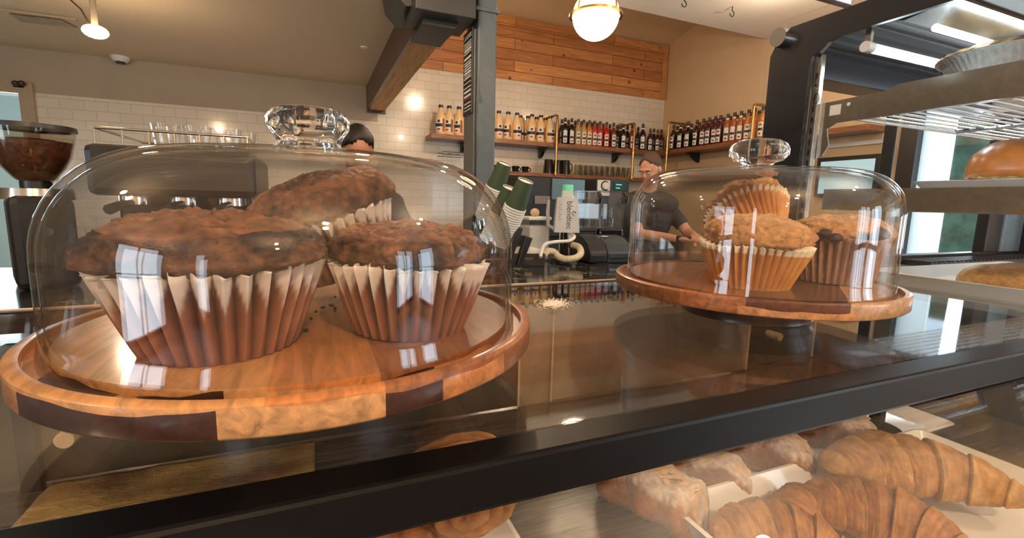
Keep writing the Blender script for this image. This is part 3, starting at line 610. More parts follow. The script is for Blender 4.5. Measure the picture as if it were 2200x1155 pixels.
rfront = [(1446, 'dark'), (1461, 'black'), (1477, 'black'), (1495, 'dark'), (1509, 'purple'), (1521, 'purple'), (1534, 'purple'), (1545, 'purple'), (1560, 'amber'), (1574, 'amber'), (1588, 'amber'), (1604, 'orange'), (1616, 'orange'), (1634, 'orange')]
for i, (u, k) in enumerate(rfront):
    q = atx(u, 300, 3.90); put_syrup(k, (3.90, q.y, SZ), -PI/2+random.uniform(-.2, .2)+.35, '%s syrup bottle, %s from the corner in the right-wall front row' % (TINT[k], ORD[i]), GR_)
rback = [(1454, 'black'), (1469, 'dark'), (1484, 'black'), (1501, 'dark'), (1515, 'dark'), (1528, 'purple'), (1540, 'dark'), (1552, 'purple'), (1566, 'brown'), (1580, 'amber'), (1595, 'amber'), (1610, 'amber'), (1626, 'orange'), (1640, 'orange')]
for i, (u, k) in enumerate(rback):
    q = atx(u, 296, 4.02); put_syrup(k, (4.02, q.y, SZ), -PI/2+.3, '%s syrup bottle, %s from the corner in the right-wall rear row' % (TINT[k], ORD[i]), GR_)
def sauce():
    t = thing('sauce_bottle', 'x', 'bottle')
    MB().lathe([(0, 0), (.049, 0), (.0515, .006), (.0515, .158), (.048, .180), (.030, .222), (.021, .242), (.021, .270), (0, .270)], n=20).build('body', M['cream'], t, smooth=True)
    MB().cyl((0, 0, .262), (0, 0, .288), .0235, .0225, n=16).build('cap', M['black'], t, smooth=True)
    MB().lathe([(.0175, .262), (.0215, .262)], n=8).v
    l = MB()
    for z0, z1, mi, a0, a1 in ((.028, .150, 0, -.5, .55), (.075, .105, 1, -1.2, 1.25), (.028, .150, 2, .75, 1.2), (.115, .140, 1, -.2, .25), (.040, .058, 3, -.3, .3)):
        k = 10; r = .0521+(.0007 if mi else 0)
        vs_ = [(r*math.sin(a0+(a1-a0)*i/k), -r*math.cos(a0+(a1-a0)*i/k), z) for i in range(k+1) for z in (z0, z1)]
        l.add(vs_, [(2*i, 2*i+2, 2*i+3, 2*i+1) for i in range(k)], mi)
    l.build('label', [M['labelwhite'], M['labelblack'], M['labelbrown'], M['labelred']], t, smooth=True)
    return t
sproto = None
sl = [(947, 4.71, 'cream sauce bottle at the far left end of the upper shelf'), (965, 4.71, 'cream sauce bottle, second from the left end of the upper shelf'),
      (986, 4.71, 'cream sauce bottle just left of the column'), (1001, 4.74, 'cream sauce bottle half hidden by the left edge of the column')]
fr2 = [1071, 1091, 1110, 1142, 1161, 1181]; bk2 = [1117, 1133, 1152, 1171]
sl += [(u, 4.71, 'cream sauce bottle, %s right of the column in the front row' % ORD[i]) for i, u in enumerate(fr2)]
sl += [(u, 4.83, 'cream sauce bottle, %s right of the column in the rear row' % ORD[i]) for i, u in enumerate(bk2)]
for i, (u, y, lab) in enumerate(sl):
    q = aty(u, 290, y); rz = random.uniform(-.9, .5)
    if sproto is None: sproto = sauce(); sproto.location = (q.x, y, SZ); sproto.rotation_euler = (0, 0, rz); sproto['label'] = lab; sproto['group'] = 'cream sauce bottles'
    else: dup(sproto, (q.x, y, SZ), rz, lab, 'cream sauce bottles')

# ------------------------------------------------------------------ mugs and tumblers on the lower shelf
def handle(mb, r, z0, z1, out, th=.006):
    mid = (z0+z1)/2; h = (z1-z0)/2; mb.tube([(r+out*math.sin(t), 0, mid+h*math.cos(t)) for t in [k*PI/8 for k in range(9)]], th, 8); return mb
def mug(h, r0, r1, lab, group, mt=M['blackgloss']):
    t = thing('mug', lab, 'mug', group=group)
    MB().lathe([(0, .003), (r0, 0), (r1, h), (r1-.004, h), (r0-.004, .006), (0, .006)], n=24).build('body', mt, t, smooth=True)
    handle(MB(), (r0+r1)/2-.002, h*.2, h*.8, .028).build('handle', mt, t, smooth=True); return t
m1 = mug(.155, .060, .046, 'tall black mug, leftmost of the three beside the pipe', 'tall black mugs on the lower shelf')
q = aty(1178, 366, 4.72); m1.location = (q.x, 4.72, LZ); m1.rotation_euler = (0, 0, 1.4)
for u, y, lab in ((1197, 4.74, 'tall black mug, middle of the three, behind the brass pipe'), (1214, 4.70, 'tall black mug with its handle towards the tumblers')):
    q = aty(u, 366, y); dup(m1, (q.x, y, LZ), -.3, lab)
e1 = mug(.062, .030, .042, 'small black espresso cup nearest the tall mugs', 'small black espresso cups')
q = aty(1128, 366, 4.70); e1.location = (q.x, 4.70, LZ); e1.rotation_euler = (0, 0, -.2)
for u, lab in ((1107, 'small black espresso cup just right of the green paper cups'), (1068, 'small black espresso cup touching the column edge')):
    q = aty(u, 366, 4.70); dup(e1, (q.x, 4.70, LZ), -.2, lab)
def tumbler(): return MB().lathe([(0, .004), (.026, 0), (.035, .12), (.033, .12), (.0245, .008), (0, .008)], n=20).build('tumbler', glass_pane('tumbler_glass', (.86, .84, .78), .02), smooth=True)
tb = None
for i in range(11):
    q = aty(1240+i*11.6, 370, 4.70)
    o = tumbler() if tb is None else tb.copy()
    if tb is None: tb = o
    else: COL.objects.link(o)
    o.location = (q.x, 4.70, LZ); tag(o, 'clear tumbler, %s from the left in the front row' % ORD[i], 'glass', 'clear tumblers on the lower shelf')
for i in range(9):
    q = aty(1246+i*12.4, 368, 4.80); o = tb.copy(); COL.objects.link(o); o.location = (q.x, 4.80, LZ); tag(o, 'clear tumbler, %s from the left in the rear row' % ORD[i], 'glass', 'clear tumblers on the lower shelf')
# wire rack left of the column
wk = thing('wire_glass_rack', 'small wire rack holding glasses on the tiles left of the column', 'rack', (0, 0, 0))
a = aty(945, 327, 4.80); b_ = aty(1000, 331, 4.80); w = MB()
for y in (4.70, 4.89): w.cyl((a.x, y, a.z), (b_.x, y, a.z), .004, n=6); w.cyl((a.x, y, a.z-.03), (b_.x, y, a.z-.03), .003, n=6)
for k in range(9): x = a.x+(b_.x-a.x)*k/8; w.cyl((x, 4.70, a.z), (x, 4.89, a.z), .003, n=6)
w.build('rack', M['steel'], wk)
g0 = None
for k in range(3):
    x = a.x+.06+k*.085; o = MB().lathe([(.034, 0), (.026, -.10), (0, -.10)], n=16).build('hanging_glass', M['glass'], smooth=True) if g0 is None else g0.copy()
    if g0 is None: g0 = o
    else: COL.objects.link(o)
    o.location = (x, 4.80, a.z-.006); tag(o, 'clear glass hanging in the wire rack, %s from the left' % ORD[k], 'glass', 'glasses in the wire rack')
# stack of black lids on corner shelf
lt = thing('lid_stack', 'black tray with a white knob on the right wall shelf', 'tray', atx(1492, 356, 3.97))
lt.location.z = LZ; MB().lathe([(0, 0), (.16, 0), (.17, .035), (.15, .045), (0, .045)], n=32).build('tray', M['blackgloss'], lt, smooth=True)
MB().ell((0, 0, .055), (.025, .025, .018), 14).build('knob', M['white'], lt, smooth=True)
MB().tube([(-.17, 0, .02), (-.20, 0, .04), (-.18, 0, .055)], .006).build('handle', M['brass'], lt, smooth=True)

# ------------------------------------------------------------------ back counter and its machines
bc = thing('back_counter', 'long dark counter along the back wall under the shelves', 'counter', (0, 0, 0))
MB().box(.75, 3.95, 4.18, YW-.01, .91, .95).build('worktop', M['blackgloss'], bc, bevel=.004); MB().box(.80, 3.95, 4.22, YW-.01, 0, .91).build('cabinet', M['darksteel'], bc)
def boxm(name, lab, cat, u0, u1, vt, y, depth, zb, m, parts=()):
    a, b_ = aty(u0, vt, y), aty(u1, vt, y); t = thing(name, lab, cat, (0, 0, 0)); zt = (a.z+b_.z)/2
    MB().box(a.x, b_.x, y, y+depth, zb, zt).build('housing', m, t, bevel=.012)
    return t, a.x, b_.x, zt
t, xa, xb, zt = boxm('coffee_brewer', 'big black brewer with a blue-grey glass front under the mugs', 'coffee machine', 1120, 1258, 381, 4.22, .45, .95, M['black'])
qa, qb = aty(1187, 383, 4.2), aty(1255, 430, 4.2)
MB().box(qa.x, qb.x, 4.195, 4.22, qb.z, qa.z).build('front_panel', plain('blue_grey_glass', (.13, .24, .31), .12, var=.05), t, bevel=.006)
qa, qb = aty(1150, 420, 4.2), aty(1182, 438, 4.2); MB().box(qa.x, qb.x, 4.205, 4.22, qb.z, qa.z).build('badge_plate', plain('grey_plate', (.25, .22, .2), .5), t)
t, xa, xb, zt = boxm('coffee_grinder_dial', 'grey machine with a white dial panel and green display', 'coffee machine', 1283, 1353, 385, 4.20, .4, .95, plain('charcoal_machine', (.06, .065, .07), .3))
t.name = 'batch_grinder'
qa, qb = aty(1284, 386, 4.19), aty(1309, 421, 4.19); MB().box(qa.x, qb.x, 4.18, 4.20, qb.z, qa.z).build('dial_panel', M['whiteplastic'], t, bevel=.006)
qc = aty(1300, 399, 4.18); MB().cyl(qc, qc+Vector((0, -.03, 0)), .042, .036, 24).build('dial', M['white'], t, smooth=True); MB().lathe([(.046, 0), (.052, 0), (.052, .004), (.046, .004)], n=24, mat=Matrix.Rotation(PI/2, 3, 'X'), c=qc).build('dial_ring', M['black'], t, smooth=True)
qa, qb = aty(1320, 391, 4.19), aty(1347, 409, 4.19); MB().box(qa.x, qb.x, 4.185, 4.20, qb.z, qa.z).build('display', M['lcd'], t, bevel=.002)
dgm = plain('green_digits', (.1, .6, .5), .4, emis=((.15, .9, .75), .7))
for j in range(2): z = qb.z+.018+j*.035; MB().box(qa.x+.02, qa.x+.07+.02*j, 4.182, 4.186, z, z+.008).build('display_line', dgm, t)

# ================================================================== FRONT COUNTER (behind the pastry case)
CZ = CH-.27
fc = thing('service_counter', 'long black veined stone counter directly behind the glass case', 'counter', (0, 0, 0))
MB().prism([(-3.2, .70), (.93, .70), (.93, .83), (2.6, .83), (2.6, 2.16), (-3.2, 2.16)], 'z', CZ-.04, CZ).build('worktop', M['marble'], fc, bevel=.004)
MB().prism([(-3.15, .74), (.90, .74), (.90, .87), (2.55, .87), (2.55, 2.12), (-3.15, 2.12)], 'z', 0, CZ-.04).build('cabinet', M['darksteel'], fc)
# coffee grinder far left
gx = aty(80, 410, 1.75).x; gy = 1.75
gr = thing('coffee_grinder', 'black coffee grinder with a cone hopper full of beans at far left', 'coffee grinder', (gx, gy, CZ), rz=.45)
nz = aty(82, 405, gy).z-CZ; tz = aty(82, 268, gy).z-CZ
MB().box(-.066, .066, -.10, .10, 0, nz-.02).build('body', M['black'], gr, bevel=.02)
MB().cyl((0, 0, nz-.03), (0, 0, nz), .082, .078, 28).build('collar', M['steel'], gr, smooth=True)
MB().cyl((0, 0, nz), (0, 0, nz+.03), .034, .034, 24).build('neck', M['black'], gr, smooth=True)
hd_ = tz-nz; hp = [(.036, nz+.02), (.044, nz+hd_*.15), (.066, nz+hd_*.32), (.081, nz+hd_*.50), (.091, nz+hd_*.74), (.095, tz-.012)]
MB().lathe(hp+[(r-.003, z) for r, z in hp[::-1]], n=40, closed=True).build('hopper', M['hopper'], gr, smooth=True)
MB().lathe([(0, nz+.03)]+[(r-.005, z) for r, z in hp[:-1]]+[(.084, tz-.048), (.05, tz-.040), (0, tz-.042)], n=36).build('beans', M['beans'], gr, smooth=True)
MB().lathe([(0, tz-.002), (.098, tz-.003), (.099, tz-.015), (.096, tz-.015), (.096, tz-.010), (0, tz-.008)][::-1], n=40).build('lid', M['black'], gr, smooth=True)
MB().tube([(.0, -.12, nz*.62), (0, -.17, nz*.60), (0, -.20, nz*.60)], .010).build('dosing_chute', M['steel'], gr, smooth=True)
# espresso machine behind the left dome
em = thing('espresso_machine', 'wide black and steel espresso machine behind the left glass dome', 'coffee machine', (0, 0, 0))
ex0, ex1 = aty(170, 300, 1.62).x, aty(545, 320, 1.62).x; et = aty(300, 303, 1.72).z
MB().box(ex0, ex1, 1.62, 2.08, CZ+.26, et-.02).build('body', M['black'], em, bevel=.02)
MB().box(ex0+.02, ex1-.02, 1.78, 2.06, CZ+.05, CZ+.31).build('back_panel', M['blackgloss'], em, bevel=.01)
MB().box(ex0, ex1, 1.60, 2.08, CZ+.02, CZ+.07).build('drip_tray', M['steel'], em, bevel=.01)
for sx in (ex0+.04, ex1-.04):
    MB().cyl((sx, 1.66, CZ), (sx, 1.66, CZ+.03), .02).build('leg', M['black'], em); MB().cyl((sx, 2.02, CZ), (sx, 2.02, CZ+.03), .02).build('leg', M['black'], em)
for k in range(3):
    x = ex0+(ex1-ex0)*(.2+.3*k)
    g = MB().cyl((x, 1.72, CZ+.30), (x, 1.72, CZ+.235), .036, .038, 20).build('group_head', M['chrome'], em, smooth=True)
    MB().tube([(x, 1.70, CZ+.24), (x, 1.60, CZ+.235), (x, 1.52, CZ+.225)], [.009, .012, .014]).build('portafilter', M['black'], g, smooth=True)
rl = MB()
for y in (1.66, 2.05): rl.cyl((ex0+.02, y, et+.025), (ex1-.02, y, et+.025), .004, n=8)
for x in (ex0+.02, ex1-.02): rl.cyl((x, 1.66, et+.025), (x, 2.05, et+.025), .004, n=8)
for k in range(7): x = ex0+.02+(ex1-ex0-.04)*k/6; rl.cyl((x, 1.66, et-.02), (x, 1.66, et+.025), .003, n=6)
rl.build('cup_rail', M['chrome'], em, smooth=True)
cg = None; n = 0
for u, y in ((360, 1.74), (392, 1.80), (424, 1.74), (458, 1.80), (490, 1.75), (522, 1.82), (376, 1.92), (440, 1.93), (505, 1.94)):
    q = aty(u, 292, y)
    if cg is None: cg = MB().lathe([(0, .003), (.030, 0), (.040, .075), (.038, .075), (.028, .006), (0, .006)], n=20).build('glass_cup', M['glass'], smooth=True); o = cg
    else: o = cg.copy(); COL.objects.link(o)
    o.location = (q.x, y, et-.02); o['group'] = 'clear cups on the espresso machine'; o['category'] = 'glass'
    o['label'] = 'clear cup on the espresso machine, %s row, %s from the left' % (('front', ORD[(0, 1, 2, 3, 4, 5)[n]]) if n < 6 else ('rear', ORD[n-6])); n += 1
# inverted stacks of green paper cups in a tilted holder
ch = thing('cup_holder', 'black tilted cup holder standing beside the blue-grey column', 'holder', (0, 0, 0))
def cup_mesh():
    a = MB().lathe([(.030, .003), (.0305, 0), (.0315, 0), (.0445, .118), (.0435, .118), (.0305, .006)], n=28, closed=True)
    r = MB().lathe([(.0435, .113), (.0465, .113), (.0475, .117), (.0465, .121), (.0435, .119)], n=28, closed=True)
    d = MB().lathe([(0, .004), (.0300, .004), (.0300, .008), (0, .008)], n=24)
    e = MB().lathe([(.0300, -.0014), (.0318, -.0014), (.0318, -.0002), (.0300, -.0002)], n=24, closed=True)
    return a, r, d, e
CUP = None
def cup_stack(u, v, y, dirv, nvis, who):
    """top (base disc) of the uppermost inverted cup sits at pixel u,v; dirv points down the stack"""
    global CUP
    p = aty(u, v, y); d = Vector(dirv).normalized(); q = d.to_track_quat('Z', 'Y')
    for k in range(nvis):
        loc = p+d*(.0105*k)
        lab = ('topmost green paper cup of the %s stack' % who) if k == 0 else '%s green paper cup under the top of the %s stack' % (ORD[k-1], who)
        if CUP is None:
            CUP = thing('paper_cup', lab, 'cup', loc, group='inverted green paper cups'); a, r, dd_, e = cup_mesh()
            a.build('wall', M['green'], CUP, smooth=True); r.build('rim', M['paper'], CUP, smooth=True); dd_.build('base_disc', M['paper'], CUP); e.build('base_edge', M['paper'], CUP, smooth=True)
            CUP.rotation_mode = 'QUATERNION'; CUP.rotation_quaternion = q
        else:
            c = dup(CUP, loc, label=lab, group='inverted green paper cups'); c.rotation_mode = 'QUATERNION'; c.rotation_quaternion = q
    return p, d
Rt = RC @ Vector((1, 0, 0)); Rt.z = 0; Rt.normalize()
dn = (Vector((0, 0, -1))-Rt*.36-Vector((-Rt.y, Rt.x, 0))*-.30)
stacks = [cup_stack(1129, 388, 1.72, dn, 17, 'right-hand front'), cup_stack(1096, 404, 1.80, dn, 13, 'middle'), cup_stack(1084, 351, 1.94, dn, 15, 'rear left')]
for p, d in stacks:
    b0 = p+d*.25; bo = p+d*.36; k = MB()
    k.tube([b0-Rt*.052, bo-Rt*.03, bo+Rt*.03, b0+Rt*.052], .008); MB_ = k
    k.build('cradle', M['black'], ch, smooth=True)
hb = stacks[0][0]+stacks[0][1]*.34
MB().box(hb.x-.08, hb.x+.05, hb.y-.05, hb.y+.22, CZ, CZ+.035).build('base', M['black'], ch, bevel=.008)
for k, (p, d) in enumerate(stacks):
    bo = p+d*.33; MB().tube([bo+Vector((0, 0, .02)), (bo.x+.03, bo.y+.01, max(CZ+.06, bo.z-.04)), (hb.x-.02+.02*k, hb.y+.02+.07*k, CZ+.03)], .014).build('stem', M['black'], ch, smooth=True)
# napkin dispenser
q = aty(1133, 572, 1.72); nz_ = atz(1135, 571, CZ)
nb = thing('napkin_holder', 'low dark napkin box with white napkins beside the cup holder', 'napkin holder', (nz_.x, nz_.y+.03, CZ), rz=-.25)
bx = MB(); bx.box(-.075, .075, -.045, -.040, 0, .055); bx.box(-.075, .075, .04, .045, 0, .055); bx.box(-.075, -.07, -.04, .04, 0, .055); bx.box(.07, .075, -.04, .04, 0, .055); bx.box(-.07, .07, -.04, .04, 0, .004)
bx.build('box', M['darksteel'], nb, bevel=.002); MB().box(-.012, .022, -.047, -.045, .028, .038).build('badge', M['steel'], nb)
npk = MB(); npk.prism([(-.066, .006), (.066, .006), (.066, .070), (-.03, .085), (-.066, .060)], 'y', -.035, .035)
tag(npk.build('napkins', M['paper'], loc=nb.location, bevel=.003), 'folded white napkins standing in the low dark box', 'napkins', kind='stuff').rotation_euler = (0, 0, -.25)
# lids and stirrer dispenser: black slanted blades
bl_ = thing('lid_dispenser', 'black angular lid rack in front of the cup stacks', 'rack', (atz(1088, 572, CZ).x, atz(1088, 572, CZ).y+.0, CZ))
for k, (dx, h, l) in enumerate(((-.01, .16, .05), (.045, .12, .04))): MB().prism([(dx-.012, 0), (dx+.012, 0), (dx+l+.02, h), (dx+l-.012, h+.01)], 'y', -.03, .03).build('blade', M['black'], bl_, bevel=.003)
MB().box(-.03, .09, -.035, .035, 0, .008).build('base', M['black'], bl_)
# sugar / powder canister
y = 1.98; a, b_ = aty(1121, 470, y), aty(1173, 545, y); xc = (a.x+b_.x)/2; w = .056; zt = aty(1148, 472, y).z
cn = thing('powder_canister', 'clear square canister of white powder with a white lid', 'canister', (xc, y, CZ), rz=.05)
H = zt-CZ
sq = lambda r: [(-r, -r), (r, -r), (r, r), (-r, r)]
j = MB()
for s0 in ((-w, -w+.003, -w, w), (w-.003, w, -w, w), (-w, w, -w, -w+.003), (-w, w, w-.003, w)): j.box(s0[0], s0[1], s0[2], s0[3], 0, H)
j.build('jar', M['jar'], cn); MB().box(-w+.004, w-.004, -w+.004, w-.004, .004, H*.86).build('powder', M['flour'], cn, bevel=.006)
MB().box(-w-.004, w+.004, -w-.004, w+.004, H, H+.016).build('lid', M['whiteplastic'], cn, bevel=.005); MB().ell((0, 0, H+.034), (.022, .022, .02), 16).build('knob', M['dowel'], cn, smooth=True)
# blender jar upside down on its rinser, with the maker's lettering
y = 1.86; a, b_ = aty(1190, 498, y), aty(1240, 498, y); xc = (a.x+b_.x)/2; zb = a.z; zt = aty(1212, 424, y).z; hw = (b_.x-a.x)/2*.93
bj = thing('blender_jar', 'upturned clear blender jar with vertical lettering beside the canister', 'blender jar', (xc, y, zb), rz=-.42)
H = zt-zb
def frust(mb, r0, r1, z0, z1, t=.003):
    for sgn in range(4):
        c = [(-1, -1), (1, -1), (1, 1), (-1, 1)]; p, q = c[sgn], c[(sgn+1) % 4]
        o0, o1, i0, i1 = r0, r1, r0-t, r1-t
        V = [(p[0]*o0, p[1]*o0, z0), (q[0]*o0, q[1]*o0, z0), (q[0]*o1, q[1]*o1, z1), (p[0]*o1, p[1]*o1, z1), (p[0]*i0, p[1]*i0, z0), (q[0]*i0, q[1]*i0, z0), (q[0]*i1, q[1]*i1, z1), (p[0]*i1, p[1]*i1, z1)]
        mb.add(V, [(0,1,2,3), (5,4,7,6), (0,4,5,1), (3,2,6,7)])
    return mb
jm = plain('frosted_jar_plastic', (.62, .64, .66), .3, var=.04, alpha=.55)
jb = MB(); frust(jb, hw, hw*.80, 0, H); jb.box(-hw*.8, hw*.8, -hw*.8, hw*.8, H-.004, H); jb.build('jar', jm, bj, bevel=.003)
MB().box(-hw*.42, hw*.42, -hw*.42, hw*.42, H, H+.030).build('drive_collar', jm, bj, bevel=.004)
MB().tube([(-hw*.9, 0, .01), (-hw*1.45, 0, .03), (-hw*1.5, 0, H*.6), (-hw*1.45, 0, H*.92)], [.008, .009, .009, .006]).build('handle', jm, bj, smooth=True)
gm = MB()
for k in range(10): gm.box(-hw*.70, -hw*(.55 if k % 2 else .45), -hw*.93, -hw*.925, .035+k*.011, .0365+k*.011)
gm.build('measure_marks', M['darksteel'], bj)
cu = bpy.data.curves.new('lettering', 'FONT'); cu.body = 'blendtec'; cu.size = .036; cu.extrude = .0004; cu.align_x = 'CENTER'; cu.align_y = 'CENTER'
dg = bpy.context.evaluated_depsgraph_get(); to = bpy.data.objects.new('t', cu); COL.objects.link(to); dg.update()
tm = bpy.data.meshes.new_from_object(to.evaluated_get(dg)); bpy.data.objects.remove(to)
tm.materials.clear(); tm.materials.append(plain('dark_print', (.03, .03, .04), .5)); lt_ = bpy.data.objects.new('lettering', tm); COL.objects.link(lt_); lt_.parent = bj
tilt = math.atan2(hw*.2, H)
lt_.matrix_local = Matrix.Translation((.008, -hw*.905, H*.5)) @ Matrix.Rotation(-tilt, 4, 'X') @ Matrix.Rotation(PI/2, 4, 'X') @ Matrix.Rotation(-PI/2, 4, 'Z')
MB().tube([(hw*.52+.008*math.cos(t), -hw*.905, H*.55+.010*math.sin(t)) for t in [k*PI/5 for k in range(0, 9)]], .0014, 6).build('swirl_mark', M['darksteel'], bj)
rz_ = thing('jar_rinser', 'black rinser stand under the upturned blender jar', 'rinser', (xc, y, CZ))
MB().cyl((0, 0, 0), (0, 0, .02), .07, .065, 24).build('base', M['black'], rz_, smooth=True); MB().cyl((0, .01, .02), (0, .01, zb-CZ), .02, .018, 16).build('post', M['blackgloss'], rz_, smooth=True)
# cream hoses
h1 = [aty(u, v, yy) for u, v, yy in ((1222, 500, 1.84), (1234, 508, 1.80), (1222, 517, 1.78), (1195, 519, 1.78), (1172, 524, 1.76), (1163, 540, 1.74), (1162, 552, 1.72))]
def smooth_path(p, n=6):
    out = []
    for i in range(len(p)-1):
        a, b, c, d = p[max(i-1, 0)], p[i], p[i+1], p[min(i+2, len(p)-1)]
        for k in range(n):
            t = k/n; out.append(.5*((2*b)+(c-a)*t+(2*a-5*b+4*c-d)*t*t+(3*b-a-3*c+d)*t**3))
    return out+[p[-1]]
tag(MB().tube(smooth_path(h1), .0075, 10).build('thin_hose', plain('white_hose', (.72, .70, .66), .4), smooth=True), 'thin white hose dropping from the upturned blender jar', 'hose')
h2 = [aty(u, v, yy) for u, v, yy in ((1167, 549, 1.76), (1176, 540, 1.78), (1190, 541, 1.80), (1200, 551, 1.77), (1216, 556, 1.74), (1238, 553, 1.73), (1248, 543, 1.76), (1243, 530, 1.82), (1228, 526, 1.86))]
sp2 = smooth_path(h2, 14)
vh = thing('corrugated_hose', 'thick cream corrugated hose curling on the stone counter', 'hose', (0, 0, 0))
MB().tube(sp2, [.0150 if i % 3 else .0125 for i in range(len(sp2))], 12).build('hose', M['hose'], vh, smooth=True)
MB().cyl(sp2[-3], sp2[-1]+(sp2[-1]-sp2[-4])*1.0, .017, n=14).build('end_cuff', plain('brown_cuff', (.12, .06, .04), .5), vh, smooth=True)
# receipt printer
y = 1.80; a, b_ = aty(1262, 560, y), aty(1352, 560, y); zt = aty(1300, 503, y+.08).z
pr = thing('receipt_printer', 'rounded black receipt printer in front of the blender covers', 'printer', (a.x, y, CZ), rz=-.05)
W = (b_.x-a.x)*.97; Hh = zt-CZ
prof = [(-.02, 0), (.19, 0), (.19, Hh*.7), (.16, Hh*.95), (.11, Hh), (.06, Hh*.93), (.01, Hh*.72), (-.02, Hh*.38)]
MB().prism(prof, 'x', 0, W*.42).build('side_cheek', M['black'], pr, bevel=.012)
MB().prism([(p[0]+.0, p[1]*.97) for p in prof], 'x', W*.42, W).build('body', plain('blue_black_plastic', (.03, .042, .055), .3), pr, bevel=.006)
MB().box(W*.48, W*.60, .055, .075, Hh*.925, Hh*.945).build('status_label', M['paper'], pr)
MB().box(W*.45, W*.98, -.028, -.018, Hh*.20, Hh*.26).build('paper_slot', M['steel'], pr)
# two blenders in clear sound covers
for k, (u0, u1, lab) in enumerate(((1243, 1287, 'left blender jar cover of the clear pair behind the printer'), (1290, 1342, 'right blender jar cover of the clear pair behind the printer'))):
    y = 2.0; a, b_ = aty(u0, 490, y), aty(u1, 490, y); zt = aty(u0+20, 438, y).z; zb = a.z; zt2 = aty(u0+20, 409, y).z
    bb = thing('blender', lab, 'blender', ((a.x+b_.x)/2, y+.06, CZ), rz=-.1, group='blenders with clear covers'); w = (b_.x-a.x)/2*.95; z0, z1, z2 = zb-CZ, zt-CZ, zt2-CZ
    MB().box(-w, w, -.06, .12-.01, 0, z0).build('motor_base', M['blackgloss'], bb, bevel=.012)
    c = MB()
    for s0 in ((-w, -w+.004, -.06, .10), (w-.004, w, -.06, .10), (-w, w, -.06, -.056), (-w, w, .096, .10)): c.box(*s0, z0, z1)
    c.box(-w, w, -.06, .10, z1-.006, z1); c.build('cover', M['jar'], bb)
    c = MB(); c.box(-w*.92, w*.92, -.03, .10, z1, z1+.004); c.box(-w*.92, w*.92, .09, .10, z1, z2); c.box(-w*.92, w*.92, -.03, .10, z2-.006, z2); c.box(-w*.92, -w*.88, -.03, .1, z1, z2); c.box(w*.88, w*.92, -.03, .1, z1, z2)
    c.build('hood', M['jar'], bb)
    MB().lathe([(0, z0+.002), (.036, z0), (.040, z0+.05), (.030, z0+.055), (.030, z1-.02), (0, z1-.02)], n=20).build('inner_jar', M['jar'], bb, smooth=True)
    MB().tube([(w*.95, -.07, z1+.01), (w*.95, -.08, (z1+z2)/2), (w*.9, -.06, z2-.01)], .010).build('hinge_knob', M['black'], bb, smooth=True)
q = aty(1220, 410, 2.02)
gc = thing('green_capped_bottle', 'bottle with a mint green cap behind the blender jar', 'bottle', (q.x, 2.02, CZ))
MB().cyl((0, 0, 0), (0, 0, q.z-CZ-.02), .035, .032, 20).build('body', M['whiteplastic'], gc, smooth=True); MB().cyl((0, 0, q.z-CZ-.02), (0, 0, q.z-CZ+.03), .028, .026, 20).build('cap', plain('mint_cap', (.18, .72, .50), .4, var=.05), gc, smooth=True)

